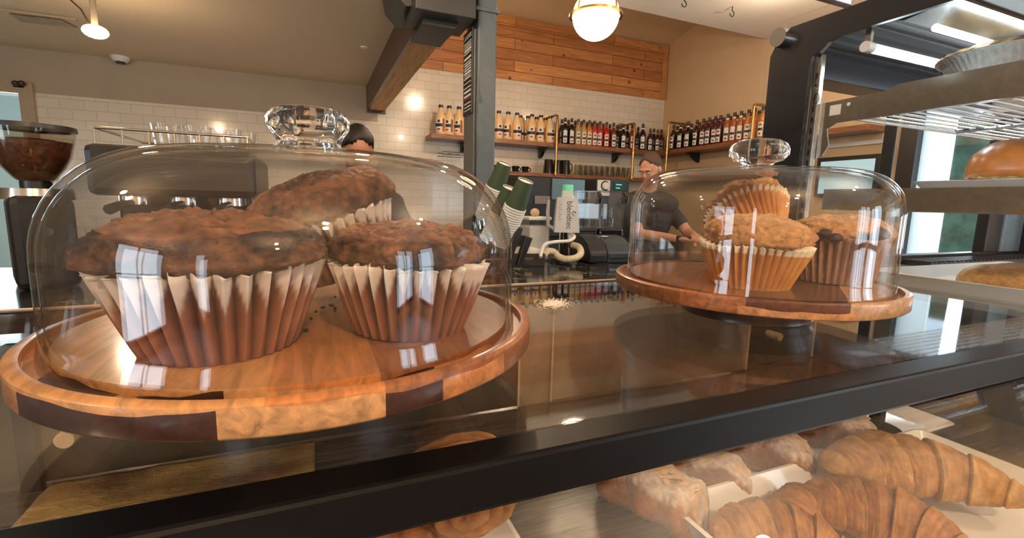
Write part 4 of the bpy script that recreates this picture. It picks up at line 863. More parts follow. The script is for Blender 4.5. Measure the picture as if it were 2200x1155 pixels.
# ================================================================== PEOPLE
def person_mesh(name, head, yaw, pitch, height_feet, shoulder_w, arms, lean=(0, 0, 0), shirt=M['shirt'], bun=False, hair=M['hairblack'], label='', short=True):
    """arms: two lists shoulder->elbow->wrist offsets from head centre; one continuous body surface"""
    root = thing('person', label, 'person', (head.x, head.y, 0))
    hz = head.z; RH = Matrix.Rotation(yaw, 3, 'Z') @ Matrix.Rotation(pitch, 3, 'X')
    def H(x, y, z): p = RH @ Vector((x, y, z)); return (p.x, p.y, p.z+hz)
    b = MB()
    b.ell(H(0, .01, .015), (.074, .094, .095), 24, rot=RH)            # skull (face looks along -y)
    b.ell(H(0, -.035, -.045), (.056, .058, .072), 20, rot=RH)         # lower face
    b.ell(H(0, -.070, -.092), (.026, .022, .020), 14, rot=RH)         # chin
    b.ell(H(0, -.078, .022), (.052, .020, .014), 14, rot=RH)          # brow
    b.ell(H(0, -.101, -.022), (.012, .018, .022), 12, rot=RH)         # nose
    b.tube([H(0, -.088, .010), H(0, -.104, -.018)], [.008, .011], 8)
    b.ell(H(0, -.092, -.060), (.022, .010, .008), 10, rot=RH)         # lips
    for s in (-1, 1):
        b.ell(H(s*.076, .012, -.012), (.010, .020, .032), 12, rot=RH); b.ell(H(s*.036, -.070, -.030), (.020, .022, .020), 12, rot=RH)
    lx, ly, lz = lean
    neck0 = Vector(H(0, .03, -.06)); neck1 = Vector((lx*.35, ly*.35, hz-.20))
    b.tube([neck0, neck1], [.052, .058], 14)
    sh = Vector((lx*.5, ly*.5, hz-.25)); wst = Vector((lx, ly, hz-.62)); hip = Vector((lx, ly, hz-.80))
    Rz = Matrix.Rotation(yaw*.6, 3, 'Z')
    b.ell(sh+Vector((0, 0, -.02)), (shoulder_w*.52, .095, .09), 20, rot=Rz); b.ell((sh+wst)/2+Vector((0, 0, .04)), (shoulder_w*.42, .115, .20), 20, rot=Rz)
    b.ell(wst, (shoulder_w*.36, .10, .14), 20, rot=Rz); b.ell(hip, (shoulder_w*.41, .12, .13), 20, rot=Rz)
    for s in (-1, 1):
        hj = hip+Rz @ Vector((s*.09, 0, -.04)); b.tube([hj, (hj.x, hj.y-.01, hz*.30+.02), (hj.x, hj.y+.02, .08)], [.085, .058, .042], 14); b.ell((hj.x, hj.y-.05, .045), (.045, .12, .045), 14)
    sl = MB()
    for (S, E_, W_) in arms:
        S, E_, W_ = [Vector(q)+Vector((0, 0, hz)) for q in (S, E_, W_)]
        b.ell(S, (.062, .062, .062), 14); b.tube([S, (S+E_)/2, E_], [.052, .048, .040], 14); b.ell(E_, (.041, .041, .041), 12); b.tube([E_, (E_+W_)/2, W_], [.040, .036, .027], 14)
        sl.ell(S, (.070, .070, .068), 14); sl.tube([S, S.lerp(E_, .75)], [.062, .056], 16)
        d = (W_-E_).normalized(); side = d.cross(Vector((0, 0, 1))).normalized(); up = side.cross(d)
        b.ell(W_+d*.05, (.038, .038, .020), 12); 
        for k in range(4):
            o = side*(-.030+.020*k); L = (.062, .075, .078, .066)[3-k]; s0 = W_+d*.075+o
            b.tube([s0, s0+d*L*.5-up*.004, s0+d*L*.8-up*.022, s0+d*L*.85-up*.040], [.0095, .009, .0085, .0075], 8)
        s0 = W_+d*.02-side*.032; b.tube([s0, s0+d*.03-side*.022-up*.01, s0+d*.055-side*.018-up*.024], [.012, .010, .0085], 8)
    o = b.build('body', M['skin'], root, smooth=True, wn=True)
    r = o.modifiers.new('skin_surface', 'REMESH'); r.mode = 'VOXEL'; r.voxel_size = .0065; r.use_smooth_shade = True
    s_ = o.modifiers.new('relax', 'SMOOTH'); s_.factor = .5; s_.iterations = 3
    # shirt
    t = MB(); t.ell(sh+Vector((0, 0, -.022)), (shoulder_w*.56, .112, .108), 24, rot=Rz); t.ell((sh+wst)/2+Vector((0, 0, .03)), (shoulder_w*.46, .130, .23), 24, rot=Rz); t.ell(wst, (shoulder_w*.41, .118, .17), 24, rot=Rz); t.ell(hip, (shoulder_w*.45, .135, .15), 24, rot=Rz)
    t.v += []; n = len(t.v); t.add(sl.v, sl.f)
    c = t.build('shirt', shirt, root, smooth=True, wn=True); r = c.modifiers.new('cloth_surface', 'REMESH'); r.mode = 'VOXEL'; r.voxel_size = .009; r.use_smooth_shade = True; s_ = c.modifiers.new('relax', 'SMOOTH'); s_.iterations = 4
    tr_ = MB(); 
    for s in (-1, 1): hj = hip+Rz @ Vector((s*.09, 0, -.02)); tr_.tube([hj, (hj.x, hj.y-.01, hz*.30+.02), (hj.x, hj.y+.02, .07)], [.105, .075, .062], 16)
    tr_.build('trousers', M['black'], root, smooth=True)
    # hair
    hb = MB(); hb.ell(H(0, .018, .028), (.081, .099, .096), 32, rot=RH)
    hv = []; inv = RH.inverted()
    keep = lambda p: True
    for p in hb.v:
        q = inv @ (Vector(p)-Vector((0, 0, hz)))
        front = -.055+max(0, .055-q.z)*1.3 if short else -.062+max(0, .055-q.z)*1.1
        hv.append(q)
    vs_ = []
    for q in hv:
        q = q.copy()
        lim = -.060 if q.z > .055 else (-.045+(.055-q.z)*.9)
        if q.y < lim and q.z < .085: q.y = lim*.9+.012; q.x *= .93; q.z = q.z*.96
        if q.z < -.03: q.x *= .90; q.y = q.y*.92
        q += q.normalized()*(.004*noise.noise(q*60))
        vs_.append(H(*q))
    hb.v = vs_
    if bun: hb.ell(H(0, .125, .015), (.038, .034, .036), 18, rot=RH); 
    ho = hb.build('hair', hair, root, smooth=True, wn=True)
    for s in (-1, 1):
        e = MB().ell(H(s*.031, -.0835, -.002), (.0115, .0075, .0038), 12, rot=RH).build('eye', M['paper'], root, smooth=True)
        MB().ell(H(s*.031, -.0905, -.003), (.0042, .003, .0034), 10, rot=RH).build('iris', M['black'], e, smooth=True)
        MB().ell(H(s*.031, -.094, .020), (.019, .006, .0045), 10, rot=RH).build('eyebrow', hair, root, smooth=True)
    return root
hd = aty(1397, 362, 3.05)
person_mesh('person', hd, -1.20, .48, 0, .44, [((-.19, .0, -.27), (-.24, -.22, -.50), (-.05, -.40, -.52)), ((.19, .02, -.27), (.27, -.18, -.50), (.10, -.42, -.50))], (.05, .08, 0), hair=M['hairbrown'],
            label='man with short brown hair looking down, dark shirt, behind the blenders')
hd = aty(768, 322, 2.55)
person_mesh('person', hd, .12, .66, 0, .36, [((-.17, .0, -.27), (-.22, -.14, -.52), (-.10, -.30, -.60)), ((.17, .02, -.27), (.27, -.10, -.50), (.16, -.30, -.56))], (.03, .06, 0), bun=True,
            label='person with dark tied-back hair bowed behind the left glass dome')

# ================================================================== LOW GLASS PASTRY CASE
GZ = CH-.128                              # upper face of the glass top
PX0, PX1, PYF, PYR = -.34, .935, .200, .638
DZK = CH-.305                             # display deck
pc_ = thing('pastry_case', 'low black framed glass pastry case carrying both cake stands', 'display case', (0, 0, 0))
MB().box(PX0, PX1, PYF-.0, PYF+.024, GZ-.026, GZ+.0005).build('front_rail', M['rail'], pc_, bevel=.0025)
MB().box(PX0, PX0+.012, PYF+.024, PYR, GZ-.020, GZ-.002).build('end_rail', M['rail'], pc_, bevel=.002)
MB().box(PX0, PX1, PYR, PYR+.008, GZ-.022, GZ+.001).build('rear_rail', M['rail'], pc_, bevel=.001)
MB().box(PX0, PX1, PYR+.0085, PYR+.016, GZ-.010, GZ+.002).build('rear_edge_strip', plain('tan_edge_strip', (.50, .33, .20), .4), pc_)
MB().box(PX0+.012, PX1, PYF+.0245, PYR-.0005, GZ-.006, GZ).build('top_glass', M['glass_top'], pc_)
MB().box(PX0, PX1, -.05, PYR+.0, DZK-.04, DZK).build('deck', M['deck'], pc_)
MB().box(PX0, PX1, -.04, PYR, .10, DZK-.041).build('base_cabinet', M['darkwood'], pc_)
MB().box(PX0+.03, PX1-.03, 0, PYR-.04, 0, .10).build('plinth', M['black'], pc_)
fg = MB(); fg.prism([(PYF+.004, GZ-.026), (PYF+.010, GZ-.026), (-.014, DZK), (-.020, DZK)], 'x', PX0, PX1); fg.build('front_glass', M['glass'], pc_)
# rear sliding doors with pale dowel pulls
for x0, x1, kx, y in ((PX0, .27, -.285, .600), (.322, .735, None, .600), (.72, PX1, .905, .612)):
    d = MB().box(x0, x1, y, y+.008, DZK+.004, GZ-.026).build('sliding_door', M['doorlight' if kx is None else 'doorwood'], pc_, bevel=.001)
    for xe in (x0, x1-.0025): MB().box(xe, xe+.0025, y-.002, y, DZK+.004, GZ-.026).build('edge_trim', M['dowel'], d)
for u, v, r in ((137, 946, .0085), (1677, 724, .0075)):
    q = aty(u, v, .585); MB().cyl(q, (q.x, .612, q.z), r, r, 16).build('door_pull', M['dowel'], pc_, smooth=True)
MB().box(-.285, -.268, .590, .600, DZK, GZ-.022).build('door_post', M['black'], pc_, bevel=.001)
MB().box(.272, .322, .606, .610, DZK, GZ-.022).build('door_post', M['doorlight'], pc_)
q = atz(1880, 925, DZK)
MB().cyl((q.x, q.y, DZK), (q.x, q.y, DZK+.006), .032, .030, 28).build('post_foot', M['rail'], pc_, smooth=True); MB().box(q.x-.007, q.x+.007, q.y-.007, q.y+.007, DZK+.006, GZ-.0065).build('support_post', M['rail'], pc_, bevel=.001)
# crinkled foil paper on the deck at the left
fp = MB(); n, m_ = 60, 40; X0, X1, Y0, Y1 = -.262, -.01, .30, .595
for j in range(m_+1):
    for i in range(n+1):
        x = X0+(X1-X0)*i/n; y = Y0+(Y1-Y0)*j/m_; fp.v.append((x, y, DZK+.003+.0022*abs(fbm((x, y, 0), 45, 3))))
for j in range(m_):
    for i in range(n): a = j*(n+1)+i; fp.f.append((a, a+1, a+n+2, a+n+1)); fp.m.append(0)
o = fp.build('foil_paper', M['foilpaper'], smooth=True); tag(o, 'crinkled gold-brown foil paper lining the case under the left stand', 'paper')
so = o.modifiers.new('sheet', 'SOLIDIFY'); so.thickness = .0008; so.offset = 1

# ------------------------------------------------------------------ cake stands
def cake_stand(name, c, zt, mat, ang, label, foot_r):
    t = thing(name, label, 'cake stand', (c[0], c[1], zt), rz=ang); g = .1385
    MB().lathe([(0, 0), (g, 0), (g+.0004, -.0045), (g+.0105, -.0045), (g+.011, 0), (.1545, 0), (.1560, -.0012), (.1560, -.0142), (.1545, -.0158), (0, -.0158)], n=128).build('board', mat, t, smooth=True)
    fz = GZ-zt
    MB().lathe([(0, -.0159), (foot_r, -.0159), (foot_r, -.022), (foot_r-.010, fz+.0065), (foot_r-.009, fz+.0005), (0, fz+.0005)], n=48).build('foot', M['darkwood'], t, smooth=True)
    return t
CL, CR, ZB = (-.002, .360), (.484, .407), CH-.084
cake_stand('cake_stand', CL, ZB, M['board_left'], 0, 'nearer acacia cake stand, holding the chocolate muffins', .085)
cake_stand('cake_stand', CR, ZB, M['board_right'], 0, 'farther acacia cake stand, holding the golden and blueberry muffins', .082)
def dome(c, h, kr, kh, label, facets, rx, rz):
    t = thing('glass_dome', label, 'glass dome', (c[0], c[1], ZB-.0044)); R, th = .1440, .0026
    H = h+.0044
    out = [(R, 0), (R, .004), (R-.002, .012)]+[(R-.002, .012+(H-rz*1.06-.012)*q/8) for q in range(1, 8)]
    for k in range(0, 13): a = k/12*PI/2*.93; out.append((R-.002-rx+rx*math.cos(a)**.85, H-rz*1.06+rz*math.sin(a)))
    e = out[-1]
    for k in range(1, 10): s = k/9; out.append((e[0]*(1-s)+.006*s, e[1]+(H-e[1])*math.sin(s*PI/2)))
    inn = [(r-th if r > .02 else r, z-(0 if i < 2 else th*min(1, (i-1)/8))) for i, (r, z) in enumerate(out)]
    inn[0] = (R-th, 0)
    MB().lathe([(0.0001, out[-1][1])]+out[::-1]+inn+[(0.0001, inn[-1][1])], n=160, closed=False).build('glass_cover', M['dome'], t, smooth=True)
    kp = [(0, H-.001), (kr*.60, H-.001), (kr*.50, H+kh*.14), (kr*.56, H+kh*.20), (kr*.84, H+kh*.30), (kr*.98, H+kh*.46), (kr, H+kh*.62), (kr*.92, H+kh*.80), (kr*.70, H+kh*.93), (kr*.35, H+kh*.99), (0, H+kh)]
    if facets: kp = [(0, H-.001), (kr*.86, H-.001), (kr*.74, H+kh*.20), (kr*.80, H+kh*.32), (kr*.98, H+kh*.55), (kr, H+kh*.74), (kr*.86, H+kh*.92), (kr*.55, H+kh), (kr*.30, H+kh*.93), (0, H+kh*.90)]
    MB().lathe(kp, n=48, fr=(lambda a, j: 1+.035*math.cos(8*a)) if facets else None).build('knob', M['knob'], t, smooth=True)
dome(CL, .1145, .0262, .029, 'nearer clear glass dome with knob over the chocolate muffins', True, .068, .062)
dome(CR, .128, .0325, .0355, 'farther clear glass dome with knob over the golden muffins', False, .050, .045)

# ------------------------------------------------------------------ muffins
def lerp3(a, b, t): return tuple(a[i]+(b[i]-a[i])*t for i in range(3))
def muffin(label, loc, axis, rb, rt, hl, cr, chh, style, seed, group, tilt_in_local=True, spin=0, squash=(1, 1)):
    rnd = random.Random(seed); t = thing('muffin', label, 'muffin', loc, group=group)
    t.rotation_mode = 'QUATERNION'; QR = Vector(axis).normalized().to_track_quat('Z', 'Y') @ __import__('mathutils').Quaternion((0, 0, 1), spin); t.rotation_quaternion = QR
    NP = {'choc': 34, 'gold': 40, 'blue': 36}[style]; K = 8; N = NP*K; J = 30
    L = MB(); cols = []
    jit = [rnd.uniform(-.25, .25) for _ in range(NP)]; wj = [rnd.uniform(.8, 1.15) for _ in range(NP)]
    for j in range(J+1):
        tt = j/J; z = hl*tt; r0 = rb+(rt-rb)*(tt**.9)
        for i in range(N):
            pl = i//K; ph = (i % K)/K; a = 2*PI*(i+jit[pl]*K*.25*math.sin(PI*ph))/N
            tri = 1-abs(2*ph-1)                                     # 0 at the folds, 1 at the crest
            am = .0008+.0040*tt*wj[pl]
            flop = .0016*noise.noise((math.cos(a)*3, math.sin(a)*3, tt*2+seed))
            r = r0+am*(tri-.5)*2+flop*tt
            zz = z+(.0016*math.sin(a*5+seed)+.0009*math.sin(2*PI*ph))*tt**3 if j == J else z+.0012*math.sin(a*3+seed)*tt**3
            L.v.append((r*math.cos(a)*squash[0], r*math.sin(a)*squash[1], zz))
            nn = .5+.5*noise.noise((math.cos(a)*14, math.sin(a)*14, tt*5+seed*3)); n2 = .5+.5*noise.noise((math.cos(a)*40, math.sin(a)*40, tt*9+seed))
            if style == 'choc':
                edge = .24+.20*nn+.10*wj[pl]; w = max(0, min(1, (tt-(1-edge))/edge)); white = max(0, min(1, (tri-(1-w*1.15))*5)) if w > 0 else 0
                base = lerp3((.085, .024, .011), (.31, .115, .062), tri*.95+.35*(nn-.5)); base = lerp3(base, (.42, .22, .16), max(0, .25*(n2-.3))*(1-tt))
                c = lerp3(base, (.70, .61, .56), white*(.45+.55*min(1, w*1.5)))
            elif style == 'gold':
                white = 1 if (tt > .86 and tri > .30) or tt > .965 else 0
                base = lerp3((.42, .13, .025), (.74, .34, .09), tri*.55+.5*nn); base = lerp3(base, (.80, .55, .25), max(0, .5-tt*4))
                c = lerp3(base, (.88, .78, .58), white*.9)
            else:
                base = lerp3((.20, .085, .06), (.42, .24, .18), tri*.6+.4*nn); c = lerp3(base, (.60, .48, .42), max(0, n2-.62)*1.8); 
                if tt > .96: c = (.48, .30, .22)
            cols.append(c)
    for j in range(J):
        for i in range(N): L.f.append((j*N+i, j*N+(i+1) % N, (j+1)*N+(i+1) % N, (j+1)*N+i)); L.m.append(0)
    L.f.append(tuple(range(N))[::-1]); L.m.append(0); L.c = cols
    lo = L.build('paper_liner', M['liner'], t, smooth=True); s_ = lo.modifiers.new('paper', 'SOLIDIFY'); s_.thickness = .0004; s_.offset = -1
    # cake: fills the liner and mushrooms over its edge
    C = MB(); cols = []; NA, NB = 200, 96; zc = hl*.93
    dirx, diry = rnd.uniform(-1, 1), rnd.uniform(-1, 1)
    for j in range(NB+1):
        s = j/NB
        for i in range(NA):
            a = 2*PI*i/NA
            if s < .18: q = s/.18; r = (rt-.004)*(.93+.07*q)*1.0; z = hl*(.72+.22*q); crust = 0
            else:
                q = (s-.18)/.82; th = -.55+q*(PI/2+.55); lob = 1+.05*math.sin(3*a+seed)+.035*math.sin(5*a+2*seed)
                top = cr*lob; r = top*max(0, math.cos(th))**(.62 if th > 0 else 1.0); z = zc+.006+chh*(math.sin(th) if th > 0 else math.sin(th)*.38)
                if th > 0: z -= chh*.16*(r/top)**.6*0
                if th < 0: k = (th+.55)/.55; r = (rt-.003)*(1-k)+top*k
                crust = q
            p = Vector((r*math.cos(a), r*math.sin(a), z)); 
            rough = 1.0 if crust < .62 else .45
            if style == 'choc': cm = max(0, min(1, 1.6*(noise.noise((math.cos(a+seed)*1.6, math.sin(a+seed)*1.6, crust*1.2+seed))+.28)+(.25 if crust < .5 else 0))); d = .0050*fbm(p+Vector((seed*.7, 0, 0)), 30, 3)+.0012*fbm(p, 260, 3)+cm*(.0052*(.42-noise.voronoi(p*105)[0][0])+.0030*(.42-noise.voronoi(p*240)[0][0])+.0016*fbm(p, 300, 3))
            else: d = .0044*fbm(p+Vector((seed*.7, 0, 0)), 36, 3)+.0030*rough*(.42-noise.voronoi(p*120)[0][0])+.0022*rough*fbm(p+Vector((0, seed, 0)), 150, 4)+.0010*fbm(p, 350, 2)
            if s < .15: d = 0
            nrm = Vector((p.x, p.y, (z-zc)*.9)).normalized() if p.length > 0 else Vector((0, 0, 1)); p = p+nrm*d
            C.v.append((p.x*squash[0], p.y*squash[1], p.z))
            n1 = .5+.5*noise.noise((p.x*45+seed, p.y*45, p.z*45)); n2 = .5+.5*noise.noise((p.x*160+seed, p.y*160, p.z*160)); n3 = noise.voronoi(p*150)[0][0]
            if style == 'choc': c = lerp3((.065, .021, .010), (.58, .24, .105), max(0, min(1, n1*.55+(.28 if crust > .55 else .05)+.8*(n2-.5)))); c = lerp3(c, (.045, .016, .022), max(0, min(1, (noise.noise((p.x*38, p.y*38+seed, p.z*38))-.22)*5)) if crust < .6 else 0)
            elif style == 'gold': c = lerp3((.42, .13, .03), (.80, .44, .16), n1*.7+.2+.3*(n2-.5)); c = lerp3(c, (.36, .10, .03), max(0, .75-crust*1.7)); c = lerp3(c, (.85, .62, .36), .8*max(0, crust-.55)*n2*2)
            else:
                c = lerp3((.38, .12, .04), (.76, .42, .18), n1*.7+.2); c = lerp3(c, (.85, .64, .42), max(0, crust-.5)*n2*1.6)
                if n1 > .66 and crust < .72: c = lerp3(c, (.035, .018, .03), min(1, (n1-.66)*12))
            cols.append(tuple(max(.004, x) for x in c))
    for j in range(NB):
        for i in range(NA): C.f.append((j*NA+i, j*NA+(i+1) % NA, (j+1)*NA+(i+1) % NA, (j+1)*NA+i)); C.m.append(0)
    C.f.append(tuple(range(NA))[::-1]); C.m.append(0); C.c = cols
    C.build('cake_top', M['choc' if style == 'choc' else 'cake'], t, smooth=True, wn=True)
    if style == 'blue':                                  # two burst berries at the crown edge
        for a, zz in ((-2.78, .008), (-2.60, .004), (-2.95, .003)):
            wd = QR.inverted() @ Vector((math.cos(a), math.sin(a), 0)); MB().ell((cr*.95*wd.x, cr*.95*wd.y, zc+zz), (.0075, .0075, .0055), 14).build('blueberry', plain('burst_blueberry', (.025, .014, .028), .35, var=.3, scale=300, bmp=.5), t, smooth=True)
    return t
G1, G2 = 'chocolate muffins under the nearer dome', 'golden muffins under the farther dome'
ZT = ZB+.0004
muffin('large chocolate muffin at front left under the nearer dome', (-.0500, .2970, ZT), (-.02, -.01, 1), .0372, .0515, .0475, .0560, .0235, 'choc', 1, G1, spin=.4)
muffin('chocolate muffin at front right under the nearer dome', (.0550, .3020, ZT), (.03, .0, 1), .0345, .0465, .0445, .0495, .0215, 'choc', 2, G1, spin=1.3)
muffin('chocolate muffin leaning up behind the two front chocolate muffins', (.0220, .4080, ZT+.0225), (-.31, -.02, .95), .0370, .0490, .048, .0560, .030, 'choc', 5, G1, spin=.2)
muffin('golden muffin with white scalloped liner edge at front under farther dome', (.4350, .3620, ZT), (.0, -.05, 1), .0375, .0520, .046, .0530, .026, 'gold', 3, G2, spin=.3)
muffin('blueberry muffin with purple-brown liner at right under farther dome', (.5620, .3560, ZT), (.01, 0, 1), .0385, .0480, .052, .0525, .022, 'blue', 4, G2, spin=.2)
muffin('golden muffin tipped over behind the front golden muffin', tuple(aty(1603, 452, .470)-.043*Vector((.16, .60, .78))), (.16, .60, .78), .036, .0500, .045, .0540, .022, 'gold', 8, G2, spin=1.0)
muffin('added golden muffin lowest at the back, mostly hidden under the farther dome', (.5120, .4500, ZT), (0, 0, 1), .0330, .0400, .028, .0410, .012, 'gold', 9, G2)  # added as a prop for the tipped muffin, not seen itself
tag(MB().lathe([(0, 0), (.016, 0), (.019, .012), (.010, .017), (0, .015)], n=18, c=(.505, .392, ZT)).build('paper_scrap', M['paper'], smooth=True), 'crumpled pale paper scrap between the two front golden muffins', 'paper')
cr_ = MB()
random.seed(4)
for k in range(26):
    a, r = random.uniform(0, 2*PI), random.uniform(.0, .09); cr_.ell((CL[0]+.01+r*math.cos(a)*.6, CL[1]+.01+r*math.sin(a)*.8, ZT+.0012), (random.uniform(.0008, .002),)*2+(.0012,), 6)
o = cr_.build('muffin_crumbs', M['choc'], smooth=True); tag(o, 'dark crumbs scattered on the nearer board', 'crumbs', kind='stuff')

# flour dust on the glass
fd = MB(); random.seed(9)
for k in range(900):
    a = random.uniform(0, 2*PI); r = abs(random.gauss(0, .42)); q = atz(1190+r*math.cos(a)*38, 651+r*math.sin(a)*13, GZ); s_ = random.uniform(.0003, .0009)
    x, y, z = q.x, q.y, GZ; fd.add([(x-s_, y-s_, z), (x+s_, y-s_, z), (x+s_*.8, y+s_, z), (x-s_, y+s_*.7, z), (x, y, z+s_*1.2)], [(0,1,4), (1,2,4), (2,3,4), (3,0,4), (3,2,1,0)])
tag(fd.build('flour_dust', M['flour']), 'patch of spilled white flour on the glass between the stands', 'flour', kind='stuff')

# ------------------------------------------------------------------ trays and pastries inside the case
def tray(label, x0, x1, y0, y1, z, h=.02, rz=0, m=M['white'], name='serving_tray', group=None):
    cx_, cy_ = (x0+x1)/2, (y0+y1)/2; a, b = (x1-x0)/2, (y1-y0)/2
    def ring(e, zz, rad):
        pts = []
        for (sx, sy) in ((1, 1), (-1, 1), (-1, -1), (1, -1)):
            for k in range(6):
                t = {(1, 1): 0, (-1, 1): PI/2, (-1, -1): PI, (1, -1): 1.5*PI}[(sx, sy)]+k/5*PI/2
                pts.append((sx*(a+e-rad)+rad*math.cos(t), sy*(b+e-rad)+rad*math.sin(t), zz))
        return pts
    rings = [ring(-.012, 0, .008), ring(-.001, h*.8, .012), ring(.003, h, .013), ring(-.001, h+.001, .011), ring(-.005, h*.8, .009), ring(-.016, .0035, .006)]
    mb = MB(); n = 24
    for r in rings: mb.v += r
    for j in range(len(rings)-1):
        for i in range(n): mb.f.append((j*n+i, j*n+(i+1) % n, (j+1)*n+(i+1) % n, (j+1)*n+i)); mb.m.append(0)
    mb.f += [tuple(range(n))[::-1], tuple((len(rings)-1)*n+i for i in range(n))]; mb.m += [0, 0]
    o = mb.build(name, m, smooth=True, loc=(cx_, cy_, z)); o.rotation_euler = (0, 0, rz); return tag(o, label, 'tray', group)
def loaf(label, loc, rz, L, W, H, seed, cat='pastry', name='almond_pastry', tilt=(0, 0), powder=True, flakes=60):
    t = thing(name, label, cat, loc, rot=(tilt[0], tilt[1], rz), group='pastries in the low case'); rnd = random.Random(seed)
    mb = MB(); cols = []; NU, NV = 90, 48
    for i in range(NU+1):
        u = -1+2*i/NU; e = (1-abs(u)**5)**.5; 
        for j in range(NV):
            a = 2*PI*j/NV; ca, sa = math.cos(a), math.sin(a)
            y = W*e*abs(ca)**.62*(1 if ca > 0 else -1)*.5*(1+.06*math.sin(u*9+seed)); z = H*e*(abs(sa)**.62*(1 if sa > 0 else -.9)*.5+.45)*(1+.07*math.sin(u*6+seed*2))
            p = Vector((u*L/2, y, z)); d = .0035*fbm(p+Vector((seed, 0, 0)), 40, 4)+.0016*abs(fbm(p, 160, 3)); nn = Vector((0, y/W, (z-H*.45)/H)); nn = nn.normalized() if nn.length > 1e-6 else Vector((0, 0, 1))
            p = p+nn*d*(1 if z > .003 else 0); p.z = max(p.z, 0); mb.v.append(tuple(p))
            n1 = .5+.5*noise.noise(p*70+Vector((seed, 0, 0))); n2 = .5+.5*noise.noise(p*230)
            lay = .5+.5*math.sin(p.z*900+6*n1)
            c = lerp3((.20, .052, .010), (.44, .155, .036), n1*.7+.25*lay)
            if powder:
                k = max(0, min(1, (sa*1.0+.9*(n1-.5)+.5*(n2-.5)-.25)*2.2)); c = lerp3(c, (.82, .72, .60), k*(.35+.65*n2)); 
                if sa > .55 and n1 < .42: c = lerp3(c, (.62, .40, .20), .7)
            cols.append(c)
    for i in range(NU):
        for j in range(NV): mb.f.append((i*NV+j, i*NV+(j+1) % NV, (i+1)*NV+(j+1) % NV, (i+1)*NV+j)); mb.m.append(0)
    mb.f += [tuple(range(NV)), tuple(NU*NV+j for j in range(NV))[::-1]]; mb.m += [0, 0]; mb.c = cols
    mb.build('crust', M['pastry'], t, smooth=True, wn=True)
    if flakes:
        f = MB()
        for k in range(flakes):
            u, v = rnd.uniform(-.8, .8), rnd.uniform(-.6, .6); z = H*(.95-.1*v*v)*(1-abs(u)**5)**.5*(1+.07*math.sin(u*6+seed*2))+.001
            R_ = Matrix.Rotation(rnd.uniform(0, 6), 3, 'Z') @ Matrix.Rotation(rnd.uniform(-.5, .5), 3, 'X'); f.ell((u*L/2, v*W/2*.8, z), (.0055, .0035, .0006), 10, rot=R_)
        tag(f.build('almond_flakes', plain('almond_flake', (.66, .46, .25), .55, var=.2, scale=200), t, smooth=True), kind='stuff')
    return t
def croissant(label, loc, rz, L, R, seed, bend=.9, tilt=(0, 0), tone=0):
    t = thing('croissant', label, 'croissant', loc, rot=(tilt[0], tilt[1], rz), group='croissants in the low case'); mb = MB(); cols = []; NU, NV = 150, 44
    lo, hi = ((.20, .050, .008), (.58, .27, .07)) if tone == 0 else ((.27, .090, .02), (.66, .38, .13))
    for i in range(NU+1):
        u = -1+2*i/NU; ang = u*bend; rad = L/2/math.sin(bend) if bend > .05 else L*50
        cx_ = rad*math.sin(ang); cy_ = rad*(math.cos(ang)-1); k = abs(u)
        seg = 3.1*k+.45; fr_ = seg-math.floor(seg); r = R*(max(.0, 1-k**1.9)**.60)*(1.0)+R*.10*(1-k)+.0015; r *= 1.05-.15*fr_**1.5
        for j in range(NV):
            a = 2*PI*j/NV; fl = .83+.17*math.sin(a) if math.sin(a) < 0 else 1
            off = Vector((math.sin(ang)*math.cos(a), math.cos(ang)*math.cos(a), math.sin(a)*.86*fl))
            p = Vector((cx_, cy_, R*.80))+off*r; n1 = .5+.5*noise.noise(p*55+Vector((seed, 3, 0))); n2 = .5+.5*noise.noise(Vector((u*70, a*1.2, seed)))
            p += off*(.0018*fbm(p+Vector((seed, 0, 0)), 60, 3)+.0012*fbm(Vector((u*6, a*3, seed)), 3, 3))
            p.z = max(p.z, 0); mb.v.append(tuple(p)); lay = .5+.5*math.sin(u*62+9*n1+5*noise.noise(Vector((u*9, a*.9, seed))))
            c = lerp3(lo, hi, .20+.55*n1+.22*(lay-.5)+.35*(1-fr_)-.1); c = lerp3(c, (.86, .66, .36), max(0, n2-.62)*1.5*fr_)
            cols.append(c)
    for i in range(NU):
        for j in range(NV): mb.f.append((i*NV+j, i*NV+(j+1) % NV, (i+1)*NV+(j+1) % NV, (i+1)*NV+j)); mb.m.append(0)
    mb.f += [tuple(range(NV)), tuple(NU*NV+j for j in range(NV))[::-1]]; mb.m += [0, 0]; mb.c = cols
    mb.build('crust', M['pastry'], t, smooth=True, wn=True); return t
TA = tray('off-white tray of sugared almond pastries in the low case', .295, .80, .318, .470, DZK+.0005, .018)
TB = tray('nearer white tray carrying the croissants, at lower right', .296, .70, .085, .312, DZK+.0005, .030)
ca = [(1398, 1052), (1500, 1002), (1628, 962), (1768, 920)]
labs = ['sugar-dusted almond pastry at the left end of the tray', 'narrow folded pastry, second from the left on the tray', 'almond-topped pastry third from the left on the tray', 'darker sugared pastry at the right end of the tray']
for i, (u, v) in enumerate(ca):
    q = atz(u, v-9, DZK+.028); loaf(labs[i], (q.x, q.y, DZK+.0045), (-1.15, -1.0, -.95, -.75)[i], (.112, .115, .125, .12)[i], (.058, .040, .062, .060)[i], (.046, .042, .046, .050)[i], 20+i, flakes=(70, 0, 80, 20)[i])
ZC2 = DZK+.0045
croissant('croissant lying nearest the corner of the white tray', tuple(atz(1668, 1128, ZC2+.03).xy)+(ZC2,), -.62, .105, .027, 31, .6)
croissant('small dark croissant tucked behind the nearest one', tuple(atz(1722, 1062, ZC2+.03).xy)+(ZC2,), .15, .075, .020, 32, .5)
croissant('large ridged croissant in the middle of the white tray', tuple(atz(1880, 1085, ZC2+.032).xy)+(ZC2,), -.95, .125, .029, 33, .8)
